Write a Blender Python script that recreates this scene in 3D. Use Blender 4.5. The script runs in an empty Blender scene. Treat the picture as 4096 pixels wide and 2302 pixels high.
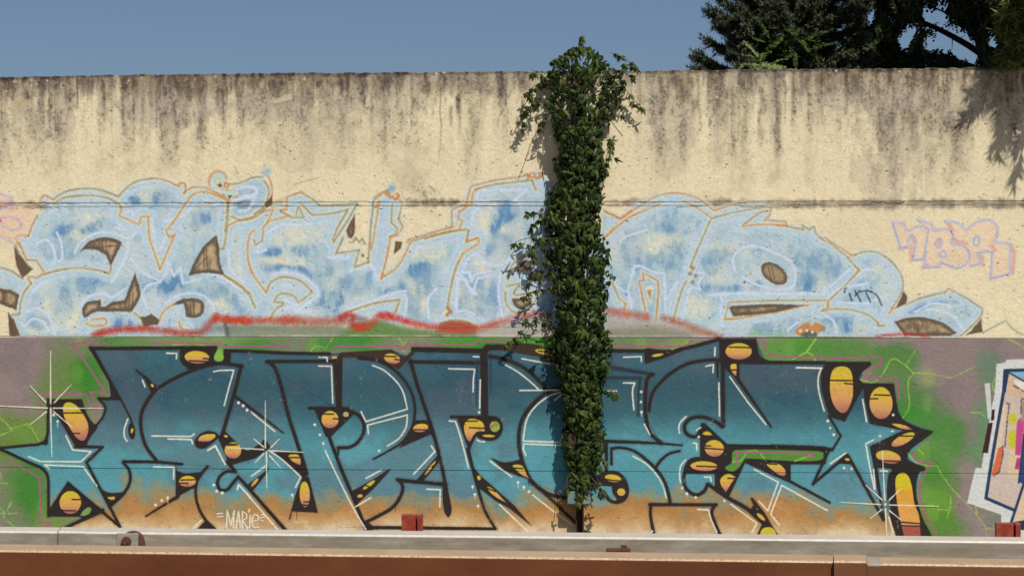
import bpy, bmesh, math, random
import numpy as np
from mathutils import Vector, Matrix, Euler
random.seed(7)
RNG = np.random.default_rng(11)
SC = bpy.context.scene
COL = SC.collection
R = math.radians

# ------------------------------------------------------------------ camera
FPX, PW, PH = 9933.0, 4096.0, 2302.0          # focal length and size of the photograph in its own pixels
YAW, PITCH = R(4.2), R(-0.58)
CAM = Vector((25.0 * math.tan(YAW), -25.0, 2.88))
cam_d = bpy.data.cameras.new('camera'); cam = bpy.data.objects.new('camera', cam_d); COL.objects.link(cam)
cam_d.sensor_width = 36.0; cam_d.lens = 36.0 * FPX / PW; cam_d.clip_end = 3000; cam_d.clip_start = 0.1
cam.location = CAM; cam.rotation_euler = (R(90) + PITCH, 0, YAW); SC.camera = cam

# ------------------------------------------------------------------ sky, sun, exposure
SUN_DIR = Vector((0.318, -0.535, 0.783)).normalized()
W = bpy.data.worlds.new('World'); SC.world = W; W.use_nodes = True
wn = W.node_tree; wn.nodes.clear()
sky = wn.nodes.new('ShaderNodeTexSky'); sky.sky_type = 'NISHITA'; sky.sun_disc = False
sky.sun_elevation = math.asin(SUN_DIR.z); sky.sun_rotation = math.atan2(SUN_DIR.x, SUN_DIR.y)
sky.air_density = 0.6; sky.dust_density = 1.0; sky.ozone_density = 3.0; sky.altitude = 100
bg = wn.nodes.new('ShaderNodeBackground'); bg.inputs[1].default_value = 0.054
wo = wn.nodes.new('ShaderNodeOutputWorld')
wn.links.new(sky.outputs[0], bg.inputs[0]); wn.links.new(bg.outputs[0], wo.inputs[0])
sun_d = bpy.data.lights.new('sun', 'SUN'); sun_d.energy = 4.7; sun_d.angle = R(0.53); sun_d.color = (1.0, 0.945, 0.84)
sun = bpy.data.objects.new('sun', sun_d); COL.objects.link(sun)
sun.rotation_euler = SUN_DIR.to_track_quat('Z', 'Y').to_euler(); sun.location = (8, -14, 20)
SC.view_settings.view_transform = 'Standard'; SC.view_settings.look = 'None'
SC.view_settings.gamma = 1; SC.view_settings.exposure = 0.20; SC.view_settings.use_curve_mapping = False
SC.render.engine = 'CYCLES'

# ------------------------------------------------------------------ places: photo pixel -> point of the place
CM = Euler(cam.rotation_euler).to_matrix()
def ray(px, py): return CM @ Vector(((px - PW / 2) / FPX, -(py - PH / 2) / FPX, -1.0))
def at_y(px, py, y=0.0):
    d = ray(px, py); return CAM + d * ((y - CAM.y) / d.y)
def at_z(px, py, z):
    d = ray(px, py); return CAM + d * ((z - CAM.z) / d.z)

# ------------------------------------------------------------------ helpers
def tag(o, label=None, cat=None, group=None, kind=None):
    if label: o['label'] = label
    if cat: o['category'] = cat
    if group: o['group'] = group
    if kind: o['kind'] = kind
    return o
def empty(name, loc=(0, 0, 0)):
    o = bpy.data.objects.new(name, None); o.location = loc; o.empty_display_size = 0.2; COL.objects.link(o); return o
def link(name, me, mat, parent=None, smooth=False):
    if mat is not None and not me.materials: me.materials.append(mat)
    if smooth: me.polygons.foreach_set('use_smooth', [True] * len(me.polygons))
    o = bpy.data.objects.new(name, me); COL.objects.link(o)
    if parent is not None:
        o.parent = parent; o.matrix_parent_inverse = Matrix.Translation(-Vector(parent.location))
        if parent.parent is not None: o.matrix_parent_inverse = Matrix.Identity(4)
    return o
def mesh(name, vs, fs):
    me = bpy.data.meshes.new(name); me.from_pydata([tuple(v) for v in vs], [], fs); me.update(); return me
def bm_mesh(name, bm):
    bmesh.ops.recalc_face_normals(bm, faces=bm.faces[:])
    me = bpy.data.meshes.new(name); bm.to_mesh(me); bm.free(); return me
def bm_box(bm, c, s, rot=None, bevel=0.0):
    r = bmesh.ops.create_cube(bm, size=1.0)
    m = Matrix.Translation(Vector(c)) @ (rot.to_4x4() if rot is not None else Matrix.Identity(4)) @ Matrix.Diagonal((s[0], s[1], s[2], 1))
    bmesh.ops.transform(bm, matrix=m, verts=r['verts'])
    if bevel:
        es = {e for v in r['verts'] for e in v.link_edges}
        bmesh.ops.bevel(bm, geom=list(es), offset=bevel, segments=2, affect='EDGES', profile=0.5)
def bm_tube(bm, pts, rads, n=8, caps=True):
    rings = []
    pts = [Vector(p) for p in pts]
    for i, p in enumerate(pts):
        t = (pts[min(i + 1, len(pts) - 1)] - pts[max(i - 1, 0)]).normalized()
        a = t.cross(Vector((0, 0, 1)) if abs(t.z) < 0.9 else Vector((1, 0, 0))).normalized(); b = t.cross(a)
        rings.append([bm.verts.new(p + (a * math.cos(k * 2 * math.pi / n) + b * math.sin(k * 2 * math.pi / n)) * rads[i]) for k in range(n)])
    for r0, r1 in zip(rings, rings[1:]):
        for k in range(n): bm.faces.new((r0[k], r0[(k + 1) % n], r1[(k + 1) % n], r1[k]))
    if caps: bm.faces.new(rings[0]); bm.faces.new(rings[-1])
def lin(c):
    return tuple((x / 255 / 12.92) if x <= 10 else (((x / 255 + 0.055) / 1.055) ** 2.4) for x in c)

class Mat:
    def __init__(s, name):
        s.m = bpy.data.materials.new(name); s.m.use_nodes = True; s.t = s.m.node_tree
        s.b = s.t.nodes['Principled BSDF']; s.n = s.t.nodes; s.l = s.t.links
    def add(s, kind, **kw):
        n = s.n.new(kind)
        for k, v in kw.items():
            if k in n.inputs.keys(): n.inputs[k].default_value = v
            else: setattr(n, k, v)
        return n
def ramp(M, stops):
    r = M.add('ShaderNodeValToRGB'); e = r.color_ramp.elements
    while len(e) < len(stops): e.new(0.5)
    for el, (p, c) in zip(e, stops): el.position = p; el.color = (*c, 1)
    return r
def noisy(name, stops, scale=6.0, rough=0.7, detail=6, stretch=(1, 1, 1), bump=0.0, bscale=80.0, metal=0.0, spec=0.3):
    M = Mat(name); tc = M.add('ShaderNodeTexCoord'); mp = M.add('ShaderNodeMapping'); mp.inputs['Scale'].default_value = stretch
    M.l.new(tc.outputs['Object'], mp.inputs[0])
    nz = M.add('ShaderNodeTexNoise', Scale=scale, Detail=detail, Roughness=0.62); M.l.new(mp.outputs[0], nz.inputs['Vector'])
    r = ramp(M, stops); M.l.new(nz.outputs['Fac'], r.inputs[0]); M.l.new(r.outputs[0], M.b.inputs['Base Color'])
    M.b.inputs['Roughness'].default_value = rough; M.b.inputs['Metallic'].default_value = metal
    M.b.inputs['Specular IOR Level'].default_value = spec
    if bump:
        n2 = M.add('ShaderNodeTexNoise', Scale=bscale, Detail=5.0); M.l.new(tc.outputs['Object'], n2.inputs['Vector'])
        bp = M.add('ShaderNodeBump', Strength=bump, Distance=0.01); M.l.new(n2.outputs['Fac'], bp.inputs['Height'])
        M.l.new(bp.outputs[0], M.b.inputs['Normal'])
    return M.m
# ------------------------------------------------------------------ paint: what is sprayed and stained on the wall, worked out in wall metres
TX0, TW, TH, TS = -8.0, 3520, 1122, 220.0     # texture: left edge X, size, texels per metre (bottom edge is Z = 0)
def t_of(pts):
    out = np.empty((len(pts), 2), np.float32)
    for i, (x, y) in enumerate(pts):
        p = at_y(x, y, 0.0); out[i] = ((p.x - TX0) * TS, TH - p.z * TS)
    return out
SCALE = TS * 25.0 / FPX                        # texels per photo pixel
IMG = np.zeros((TH, TW, 3), np.float32)
CROPS = {'A': (0, 1330, 1.81), 'B': (800, 1330, 1.81), 'C': (1600, 1330, 1.81), 'D': (2300, 1330, 1.81), 'E': (3096, 1330, 1.81),
         'F': (0, 650, 2.0111), 'G': (900, 650, 2.0111), 'H': (1700, 650, 2.0111), 'I': (2400, 750, 2.3356), 'J': (3196, 750, 2.3356),
         'K': (3780, 1400, 1.905), 'L': (0, 260, 2.3418), 'M': (1000, 260, 2.3418), 'N': (2500, 260, 2.3418), 'S': (0, 0, 1.0)}
def P(s, crop=None):
    """'A x,y x,y! B x,y' -> list of (x, y, corner) in photo pixels; ! marks a corner, others are smooth"""
    out = []; c = CROPS[crop] if crop else None
    for tk in s.split():
        if tk in CROPS: c = CROPS[tk]; continue
        k = tk.endswith('!'); x, y = tk.rstrip('!').split(',')
        out.append((c[0] + float(x) / c[2], c[1] + float(y) / c[2], k))
    return out
def curve(p, closed=False, step=7.0):
    n = len(p); res = []
    segs = n if closed else n - 1
    for i in range(segs):
        a, b = p[i], p[(i + 1) % n]
        L = math.hypot(b[0] - a[0], b[1] - a[1])
        if (a[2] and b[2]) or n < 3: k = 1
        else: k = max(2, min(14, int(L / step)))
        pr = p[(i - 1) % n] if (closed or i > 0) and not a[2] else a
        nx = p[(i + 2) % n] if (closed or i + 2 < n) and not b[2] else b
        for j in range(k):
            t = j / k; t2, t3 = t * t, t * t * t
            if k == 1: res.append((a[0], a[1])); continue
            res.append(tuple(0.5 * (2 * a[q] + (b[q] - pr[q]) * t + (2 * pr[q] - 5 * a[q] + 4 * b[q] - nx[q]) * t2 + (3 * a[q] - pr[q] - 3 * b[q] + nx[q]) * t3) for q in (0, 1)))
    if not closed: res.append((p[-1][0], p[-1][1]))
    return res
def vnoise(h, w, sy, sx, oct=4, gain=0.55, seed=0):
    rg = np.random.default_rng(seed); out = np.zeros((h, w), np.float32); amp = 1.0; tot = 0
    for o in range(oct):
        cy, cx = max(1.0, sy / 2 ** o), max(1.0, sx / 2 ** o)
        gh, gw = int(h / cy) + 3, int(w / cx) + 3
        g = rg.random((gh, gw), dtype=np.float32)
        yy = np.arange(h) / cy; xx = np.arange(w) / cx
        y0 = yy.astype(int); x0 = xx.astype(int); fy = (yy - y0); fx = (xx - x0)
        fy = (fy * fy * (3 - 2 * fy)).astype(np.float32)[:, None]; fx = (fx * fx * (3 - 2 * fx)).astype(np.float32)[None]
        r0, r1 = g[y0], g[y0 + 1]
        a = r0[:, x0] * (1 - fx) + r0[:, x0 + 1] * fx; b = r1[:, x0] * (1 - fx) + r1[:, x0 + 1] * fx
        out += amp * (a * (1 - fy) + b * fy); tot += amp; amp *= gain
    return out / tot
def sstep(a, b, x): t = np.clip((x - a) / (b - a), 0, 1); return t * t * (3 - 2 * t)
N_FINE = vnoise(TH, TW, 5, 5, 3, 0.7, 1); N_MID = vnoise(TH, TW, 26, 26, 4, 0.6, 2); N_BIG = vnoise(TH, TW, 140, 170, 5, 0.55, 3)
N_STR = vnoise(TH, TW, 170, 14, 4, 0.6, 4); N_STR2 = vnoise(TH, TW, 420, 34, 4, 0.55, 5); N_ROUGH = vnoise(TH, TW, 3, 6, 2, 0.8, 6)
N_CL = vnoise(TH, TW, 60, 60, 5, 0.6, 8); N_BR = vnoise(TH, TW, 22, 9, 4, 0.65, 9)
YY, XX = np.mgrid[0:TH, 0:TW].astype(np.float32)
# photo coordinates of every texel (for gradients written in photo pixels)
_c = CM.transposed()
def _photo_grid():
    wx = XX / TS + TX0 - CAM.x; wz = (TH - YY) / TS - CAM.z; wy = np.float32(0 - CAM.y)
    cx = _c[0][0] * wx + _c[0][1] * wy + _c[0][2] * wz; cy = _c[1][0] * wx + _c[1][1] * wy + _c[1][2] * wz; cz = _c[2][0] * wx + _c[2][1] * wy + _c[2][2] * wz
    return PW / 2 + FPX * cx / -cz, PH / 2 - FPX * cy / -cz
PX, PY = _photo_grid()

def box_of(t, m):
    x0 = int(max(0, t[:, 0].min() - m)); x1 = int(min(TW, t[:, 0].max() + m + 2)); y0 = int(max(0, t[:, 1].min() - m)); y1 = int(min(TH, t[:, 1].max() + m + 2))
    return (y0, y1, x0, x1) if x1 > x0 and y1 > y0 else None
def cov_stroke(t, w0, w1, soft, nz=0.0):
    b = box_of(t, max(w0, w1) + soft + 2)
    if b is None: return None
    y0, y1, x0, x1 = b; best = np.full((y1 - y0, x1 - x0), -1e9, np.float32)
    n = len(t) - 1
    for i in range(n):
        ra = w0 + (w1 - w0) * i / n; rb = w0 + (w1 - w0) * (i + 1) / n
        s = box_of(t[i:i + 2], max(ra, rb) + soft + 2)
        if s is None: continue
        sl = (slice(s[0] - y0, s[1] - y0), slice(s[2] - x0, s[3] - x0))
        X = XX[s[0]:s[1], s[2]:s[3]] - t[i, 0]; Y = YY[s[0]:s[1], s[2]:s[3]] - t[i, 1]
        dx, dy = t[i + 1] - t[i]; L = max(dx * dx + dy * dy, 1e-6)
        k = np.clip((X * dx + Y * dy) / L, 0, 1)
        d = (ra + (rb - ra) * k) - np.sqrt((X - k * dx) ** 2 + (Y - k * dy) ** 2)
        np.maximum(best[sl], d, out=best[sl])
    if nz: best += (N_FINE[y0:y1, x0:x1] - 0.5) * nz
    return b, np.clip(best / max(soft, 0.3) + 0.5, 0, 1)
def cov_poly(t, soft, nz=0.0):
    b = box_of(t, soft + 2)
    if b is None: return None
    y0, y1, x0, x1 = b; X = XX[y0:y1, x0:x1]; Y = YY[y0:y1, x0:x1]
    ins = np.zeros(X.shape, bool); n = len(t); dist = np.full(X.shape, 1e9, np.float32); m = soft + 3
    for i in range(n):
        ax, ay = t[i]; bx, by = t[(i + 1) % n]
        if ay != by:
            ya, yb = sorted((ay, by)); r0 = max(0, int(ya) - y0 - 1); r1 = min(X.shape[0], int(yb) - y0 + 2)
            if r1 > r0:
                Ys = Y[r0:r1]; c = ((ay > Ys) != (by > Ys)) & (X[r0:r1] < (bx - ax) * (Ys - ay) / (by - ay) + ax)
                ins[r0:r1] ^= c
        s = box_of(np.array([[ax, ay], [bx, by]]), m)
        if s is None: continue
        sl = (slice(max(0, s[0] - y0), s[1] - y0), slice(max(0, s[2] - x0), s[3] - x0))
        Xs, Ys = X[sl] - ax, Y[sl] - ay; dx, dy = bx - ax, by - ay; L = max(dx * dx + dy * dy, 1e-6)
        if Xs.size == 0: continue
        k = np.clip((Xs * dx + Ys * dy) / L, 0, 1)
        np.minimum(dist[sl], np.sqrt((Xs - k * dx) ** 2 + (Ys - k * dy) ** 2), out=dist[sl])
    sd = np.where(ins, dist, -dist)
    if nz: sd = sd + (N_FINE[y0:y1, x0:x1] - 0.5) * nz
    return b, np.clip(sd / max(soft, 0.3) + 0.5, 0, 1)
def lay(bc, col, a=1.0, mod=None):
    if bc is None: return
    (y0, y1, x0, x1), c = bc; c = c * a
    if mod is not None: c = c * mod[y0:y1, x0:x1]
    if callable(col): col = col(y0, y1, x0, x1)
    else: col = np.array(col, np.float32)
    r = IMG[y0:y1, x0:x1]; r += (col - r) * c[..., None]
def grad(stops, wob=0.0, src=None):
    ps = [s[0] for s in stops]; cs = np.array([s[1] for s in stops], np.float32)
    def f(y0, y1, x0, x1):
        v = PY[y0:y1, x0:x1]
        if wob: v = v + (N_CL[y0:y1, x0:x1] - 0.5) * wob
        return np.stack([np.interp(v, ps, cs[:, k]) for k in range(3)], -1).astype(np.float32)
    return f
def stroke(s, w, col, soft=1.2, a=1.0, crop=None, w1=None, closed=False, nz=0.8, mod=None):
    p = curve(P(s, crop), closed)
    if closed: p.append(p[0])
    k = CROPS[s.split()[0]][2] if s.split()[0] in CROPS else 1.0
    r = w / k * 0.5 * SCALE; r1 = r if w1 is None else w1 / k * 0.5 * SCALE
    lay(cov_stroke(t_of(p), r, r1, soft, nz), col, a, mod)
    return p
def poly(s, col, soft=1.2, a=1.0, crop=None, nz=0.8, mod=None):
    p = curve(P(s, crop), True); lay(cov_poly(t_of(p), soft, nz), col, a, mod); return p
def ell(crop, cx, cy, rx, ry, rot=0.0, n=28):
    c = CROPS[crop]; q = []
    for i in range(n):
        u = 2 * math.pi * i / n; x, y = rx * math.cos(u), ry * math.sin(u); cr, sr = math.cos(R(rot)), math.sin(R(rot))
        q.append((c[0] + (cx + x * cr - y * sr) / c[2], c[1] + (cy + x * sr + y * cr) / c[2]))
    return q
PIECES = {}
def keep(kind, pts): PIECES.setdefault(kind, []).append(pts); return pts

# ---- bare concrete and its stains
TOPX = [-900, 0, 300, 763, 1340, 2130, 2830, 3200, 3580, 4096, 5000]; TOPY = [338, 310, 303, 296, 291, 286, 281.5, 277, 273.5, 268, 256]
rg0 = np.random.default_rng(77)
CREAM = np.array((225, 212, 177), np.float32); TAN = np.array((172, 160, 137), np.float32); GREY = np.array((160, 148, 134), np.float32)
DARK = np.array((80, 71, 64), np.float32); BROWN = np.array((98, 78, 52), np.float32)
def win(x0, x1, y0, y1):
    """texel window that holds a photo-pixel box"""
    a, b = t_of([(x0, y0), (x1, y1)]); m = 30
    return slice(int(max(0, min(a[1], b[1]) - m)), int(max(1, min(TH, max(a[1], b[1]) + m)))), slice(int(max(0, min(a[0], b[0]) - m)), int(max(1, min(TW, max(a[0], b[0]) + m))))
def mixw(w, c, a): r = IMG[w]; r += (np.array(c, np.float32) - r) * np.clip(a, 0, 1)[..., None]
def mix(c, a): IMG[:] = IMG + (np.array(c, np.float32) - IMG) * np.clip(a, 0, 1)[..., None]
IMG[:] = CREAM
IMG *= (1 + (N_BIG - 0.5) * 0.10 + (N_FINE - 0.5) * 0.07)[..., None]
dep = PY - np.interp(PX, TOPX, TOPY).astype(np.float32)             # photo pixels below the top edge
# broad weathered patches
run = sstep(0.36, 0.66, N_STR2 * 0.55 + N_BIG * 0.45)
veil = run * sstep(560, 60, dep) * (0.55 + 0.9 * (N_MID - 0.2))
mix(TAN, veil * 0.68)
# streaks: photo x, half width, length below the top, strength, dark share
STREAKS = [(13, 22, 420, .5, .4), (60, 20, 300, .45, .2), (120, 26, 330, .5, .4), (166, 18, 380, .6, .5), (231, 18, 460, .6, .4), (280, 30, 250, .5, .3), (405, 16, 240, .35, .2),
  (440, 30, 220, .4, .3), (504, 20, 330, .75, .4), (560, 30, 240, .5, .4), (615, 22, 190, .85, .7), (640, 40, 230, .5, .3), (679, 26, 420, .85, .55), (735, 20, 200, .4, .4), (803, 18, 310, .8, .7),
  (870, 30, 180, .5, .3), (897, 20, 130, .7, .8), (980, 36, 170, .5, .4), (1040, 20, 160, .4, .3), (1110, 30, 170, .45, .3), (1213, 38, 260, .75, .35), (1290, 26, 160, .85, .8), (1330, 20, 200, .5, .3), (1363, 12, 330, .6, .5),
  (1440, 30, 160, .55, .4), (1500, 20, 220, .5, .3), (1538, 24, 225, .95, .85), (1530, 26, 430, .5, .1), (1570, 20, 140, .7, .7), (1690, 26, 130, .7, .6), (1762, 5, 420, .55, .3), (1800, 34, 110, .7, .7), (1892, 28, 480, .5, .15),
  (1870, 40, 120, .75, .5), (1930, 26, 110, .65, .6), (2008, 18, 155, .9, .7), (2080, 30, 130, .5, .6), (2600, 30, 130, .5, .3), (2690, 22, 190, .55, .3), (2650, 60, 420, .4, .05), (2760, 26, 330, .55, .2), (2884, 26, 320, .75, .45),
  (2850, 14, 160, .5, .6), (2970, 24, 430, .6, .25), (3060, 20, 220, .4, .3), (3110, 22, 420, .85, .5), (3168, 6, 250, .9, .9), (3130, 12, 180, .6, .6), (3239, 22, 500, .5, .1), (3320, 30, 190, .55, .3), (3375, 22, 130, .85, .6),
  (3440, 40, 180, .65, .25), (3540, 50, 470, .7, .15), (3600, 60, 330, .75, .25), (3690, 50, 300, .65, .25), (3760, 40, 420, .55, .15), (3830, 40, 480, .6, .2), (3930, 30, 250, .5, .2), (4040, 40, 420, .5, .15),
  (-80, 40, 400, .5, .4), (-200, 30, 300, .6, .4), (-330, 36, 380, .5, .4), (4180, 40, 300, .6, .4), (4300, 30, 380, .6, .3), (4450, 40, 300, .6, .4)]
N_BRS = vnoise(TH, TW, 44, 18, 5, .65, 41)
warp = (N_STR - 0.5) * 34 + (N_MID - 0.5) * 16
for (x, hw, ln, st, dk) in STREAKS + [(2725, 14, 460, .6, .15), (2800, 10, 250, .5, .3), (2930, 14, 470, .55, .1), (3000, 10, 200, .6, .5), (3045, 12, 330, .6, .2), (3205, 10, 180, .6, .4), (3280, 16, 260, .5, .2), (3420, 14, 300, .5, .3), (3500, 20, 540, .55, .1), (3580, 30, 560, .6, .1), (3640, 24, 440, .6, .2), (3720, 20, 520, .5, .1), (3800, 26, 540, .55, .15), (3870, 22, 430, .5, .2), (3980, 26, 400, .45, .2), (2560, 20, 200, .4, .2), (2630, 24, 500, .35, .05)]:
    w = win(x - hw * 3 - 30, x + hw * 3 + 30, 230, 330 + ln * 1.12 + 70); D_ = dep[w]; NM = N_MID[w]; NF = N_FINE[w]
    h = np.exp(-(((PX[w] + warp[w] - x) / (hw * (0.9 + 0.25 * np.clip(D_ / ln, 0, 1)))) ** 2) ** 1.4)
    v = sstep(ln * 1.12, ln * 0.45, D_ + (NM - 0.5) * 130)
    a = np.clip(h * v * st * (1.25 if x < 2400 else 1.1), 0, 1); a = a * (0.45 + 0.55 * sstep(.36, .56, N_BRS[w] + .18 * a))
    mixw(w, TAN * (0.93 if x < 2400 else 0.87), a * (0.85 if x < 2400 else 1.0) * (0.65 + 0.7 * NF)); mixw(w, DARK, a * sstep(.56, .70, NF * .7 + N_BRS[w] * .3) * .5); mixw(w, DARK * 1.15, a * dk * sstep(ln, 0, D_) * (0.5 + 0.9 * NM))
# grey patches where the paint coat is gone
for (x, y, rx, ry, st) in [(700, 430, 260, 70, .8), (1050, 420, 160, 60, .6), (1250, 440, 130, 70, .65), (1480, 400, 160, 50, .5), (260, 470, 60, 90, .45), (3480, 390, 180, 60, .85), (3720, 400, 160, 50, .7), (3900, 450, 140, 50, .5), (2660, 330, 90, 40, .6), (2640, 520, 110, 180, .35), (3560, 620, 160, 190, .45), (1250, 600, 220, 90, .3)]:
    w = win(x - rx * 1.6, x + rx * 1.6, y - ry * 1.6, y + ry * 1.6); d = ((PX[w] - x) / rx) ** 2 + ((PY[w] - y) / ry) ** 2 + (N_CL[w] - 0.5) * 2.4 + (N_STR[w] - .5) * 1.2
    mixw(w, GREY * 1.03, sstep(1.02, 0.86, d) * st * 0.85 * (0.5 + 0.7 * N_MID[w]))
for (x, hw, y0, y1, st) in [(312, 20, 390, 700, .8), (375, 12, 430, 520, .6), (1265, 14, 320, 480, .9), (1640, 16, 350, 520, .9), (1470, 12, 350, 430, .6), (2820, 22, 400, 800, .9), (3017, 14, 390, 700, .9), (3075, 12, 440, 620, .7), (3150, 10, 380, 560, .7), (3400, 16, 380, 520, .9), (3478, 12, 420, 560, .9), (3495, 14, 500, 640, .9), (3300, 60, 520, 780, .7), (2740, 14, 380, 430, .6), (2590, 40, 450, 760, .6), (1960, 30, 520, 700, .6), (3960, 50, 560, 760, .5), (1720, 60, 600, 760, .5)]:
    w = win(x - hw * 3 - 30, x + hw * 3 + 30, y0 - 30, y1 + 80); h = np.exp(-(((PX[w] + warp[w] * 0.7 - x) / (hw * (0.5 + 0.8 * np.clip((PY[w] - y0) / (y1 - y0), 0, 1)))) ** 2) ** 1.6)
    mixw(w, CREAM, h * sstep(y0 - 20, y0 + 60, PY[w]) * sstep(y1 + 70, y1 - 40, PY[w]) * st)
# thin separate drips that start at flaws of the top edge
for i in range(230):
    x = rg0.uniform(-900, 5000); u = 1.0 if x < 2150 else .7; hw = rg0.uniform(2.5, 8); ln = 40 + 260 * rg0.random() ** 1.8; y00 = rg0.choice([0, 0, 30, 90, 180]) * rg0.random(); st = rg0.uniform(.25, .8) * u
    cols = np.where(np.abs(PX[560] - x) < hw * 5 + 20)[0]
    if not len(cols): continue
    s = (slice(0, 560), slice(cols[0], cols[-1] + 1)); dd = dep[s] - y00; w_ = (N_STR[s] - .5) * 14
    a = np.exp(-(((PX[s] + w_ - x) / hw) ** 2)) * sstep(-6, 8, dd) * sstep(ln * 1.1, ln * .2, dd + (N_MID[s] - .5) * 60) * st * (.4 + 1.1 * N_FINE[s])
    IMG[s] += (DARK * 1.1 - IMG[s]) * np.clip(a, 0, 1)[..., None]
# dark crust along the top edge
crust = sstep(112, 6, dep + (N_STR - 0.5) * 190 + (N_MID - 0.5) * 90 + (N_FINE - .5) * 60)
left = 0.62 + 0.38 * sstep(2600, 900, PX)
mix(DARK * 1.2, crust * 0.74 * left * (0.55 + 0.8 * N_MID)); mix(BROWN, crust * 0.25 * (N_BIG > 0.52))
mix(DARK * 0.62, sstep(16, 2, dep + (N_MID - 0.5) * 30 + (N_FINE - .5) * 14) * 0.75)
gr = sstep(0.60, 0.72, N_BR) * sstep(520, 0, dep); mix(DARK, gr * 0.42 * (0.3 + run))
mix(DARK, sstep(.60, .74, N_FINE * .5 + N_BRS * .5) * sstep(640, 40, dep) * (.25 + .75 * run) * .5)
# soft blotches lower down
mix(TAN, sstep(0.54, 0.70, N_BIG * 0.6 + N_CL * 0.4) * sstep(1400, 700, PY) * 0.35 * sstep(250, 520, PY))
mix((120, 104, 84), sstep(0.64, 0.76, N_MID * 0.5 + N_CL * 0.5) * sstep(0.45, 0.7, N_FINE) * 0.55 * sstep(1400, 600, PY))
# dirt held by the construction joint
for xa, xb, st in [(-200, 700, .8), (700, 1300, .5), (1600, 1900, .9), (2440, 2720, .7), (2800, 3120, .6), (3120, 3700, .7), (3700, 4400, .8)]:
    m = sstep(xa - 40, xa + 60, PX) * sstep(xb + 40, xb - 60, PX)
    d = np.abs(PY - (818 - 8 * sstep(300, 1400, PX) + 4 * sstep(2400, 3300, PX)))
    mix((92, 80, 74), m * st * sstep(26, 4, d + (N_STR - 0.5) * 30 + (N_BR - .5) * 20) * (0.25 + 0.9 * N_MID))
# rain dirt breaks up into flakes and bare patches with crisp rims
_f = 0.70 + 0.42 * sstep(.41, .59, N_BRS * .55 + N_FINE * .25 + N_CL * .2); _k = sstep(620, 480, dep)[..., None]
_d = CREAM - IMG; IMG[:] = IMG + _k * (_d - _d * _f[..., None])
# lichen spots, plaster lumps
for (c, x, y, r) in [('L', 135, 152, 20), ('L', 290, 138, 19), ('L', 58, 244, 12), ('L', 292, 195, 12), ('L', 338, 178, 7), ('L', 1085, 115, 26), ('L', 1325, 122, 18), ('L', 1183, 166, 9), ('L', 1203, 145, 8), ('L', 1127, 195, 6), ('L', 2015, 105, 18), ('L', 440, 142, 8), ('L', 630, 218, 6),
                     ('M', 507, 127, 15), ('M', 1742, 80, 13), ('M', 1735, 100, 8), ('M', 1815, 68, 20), ('M', 2120, 142, 6), ('M', 375, 160, 5), ('N', 1977, 57, 15), ('N', 858, 296, 14), ('N', 3140, 62, 20), ('N', 3250, 66, 22), ('N', 3480, 66, 20), ('N', 2570, 60, 9)]:
    lay(cov_poly(t_of(ell(c, x, y, r, r * 0.85)), 1.0, 5.0), (196, 188, 164) if r < 17 else (168, 156, 128), 0.92)
poly('M 205,330! 390,258! 398,320! 215,370!', (204, 190, 156), 2.0, .7, nz=6); stroke('M 208,345! 225,372! 398,322!', 4, (96, 84, 66), 1.0, .6)
poly('L 180,320 300,330 325,370 240,415 80,420 120,330', (190, 174, 140), 1.5, .7, nz=6)
stroke('M 405,1118 520,1085 640,1055', 5, (120, 104, 80), 1.2, .8)
PITS_AFTER = True
# ---- upper piece: pale blue letters, sprayed soft and faded
SKYB = (166, 192, 206); SKYB2 = (180, 204, 210); MIDB = (126, 162, 190); DEEPB = (88, 134, 180); LAV = (200, 214, 236); AQUA = (184, 208, 202); HALO = (214, 216, 192)
ORG = (196, 138, 92); OLV = (152, 138, 108); BRN = (88, 71, 55); TANC = (168, 147, 116)
def fillb(s):
    p = curve(P(s), True); t = t_of(p)
    b = cov_poly(t, 6.0, 2.0); lay(b, SKYB, 0.94)
    return p
up1 = fillb('F 150,600! 225,598! 270,510 330,420 395,330 345,310 350,275 390,285 430,300! 470,265 560,228 700,212 820,228 950,275! 1040,188 1130,148 1230,130 1330,148 1440,195! 1480,170! 1490,245! 1540,205 1620,200 1700,228 1850,305! 1830,510! 2011,540! 2060,900 2060,1395! 165,1395! 100,1230! 162,1212! 172,1100 200,1030 255,965! 225,930! 300,922! 350,885! 290,785! 215,780!')
up1b = fillb('F -60,830! 0,842 80,865 180,930! 240,962! 200,1040 165,1120 145,1215! 125,1190! 150,1060! 80,1018 0,1000 -60,1000!')
up2 = fillb('G 15,545! 100,475 230,435! 370,380! 500,340! 505,272! 610,238! 700,290! 760,340! 1060,330! 1000,440! 870,640! 945,600! 890,735! 1080,700! 1040,838! 1165,800! 1180,500! 1190,290! 1300,225! 1340,280! 1425,310! 1410,400! 1432,510! 1385,575! 1325,590! 1275,900! 1390,800 1485,650! 1680,575 1840,525! 1825,385! 1925,330! 1965,190! 2011,180! 2011,1300! 0,1300!')
up3 = fillb('H 0,585! 215,525! 215,385! 320,330! 362,195! 560,148 800,115 900,85! 960,120! 1010,160! 1030,500! 1440,600! 1440,395! 1570,455! 1740,310 1900,262 2011,250! 2011,1300! 0,1330!')
up4 = fillb('I 40,225! 190,300! 340,195 480,105 620,60 740,55 880,90 970,145 1060,220! 1300,150 1480,145! 1590,185! 1580,260! 1540,305! 1735,318! 1750,360! 1900,395! 1960,370! 2030,440 J 240,478! 500,642! 600,602 720,603 838,670 925,775 965,880 940,1000 860,1120! 1130,1035 1370,952! 1560,1030 1712,1130! 1650,1250 1510,1385! I 900,1395! 0,1395!')
drop = poly('G 65,190! 150,152 220,118 300,112 345,180 342,260 305,350 230,425 130,455 62,430 40,370 58,270', SKYB, 4.0)
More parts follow.
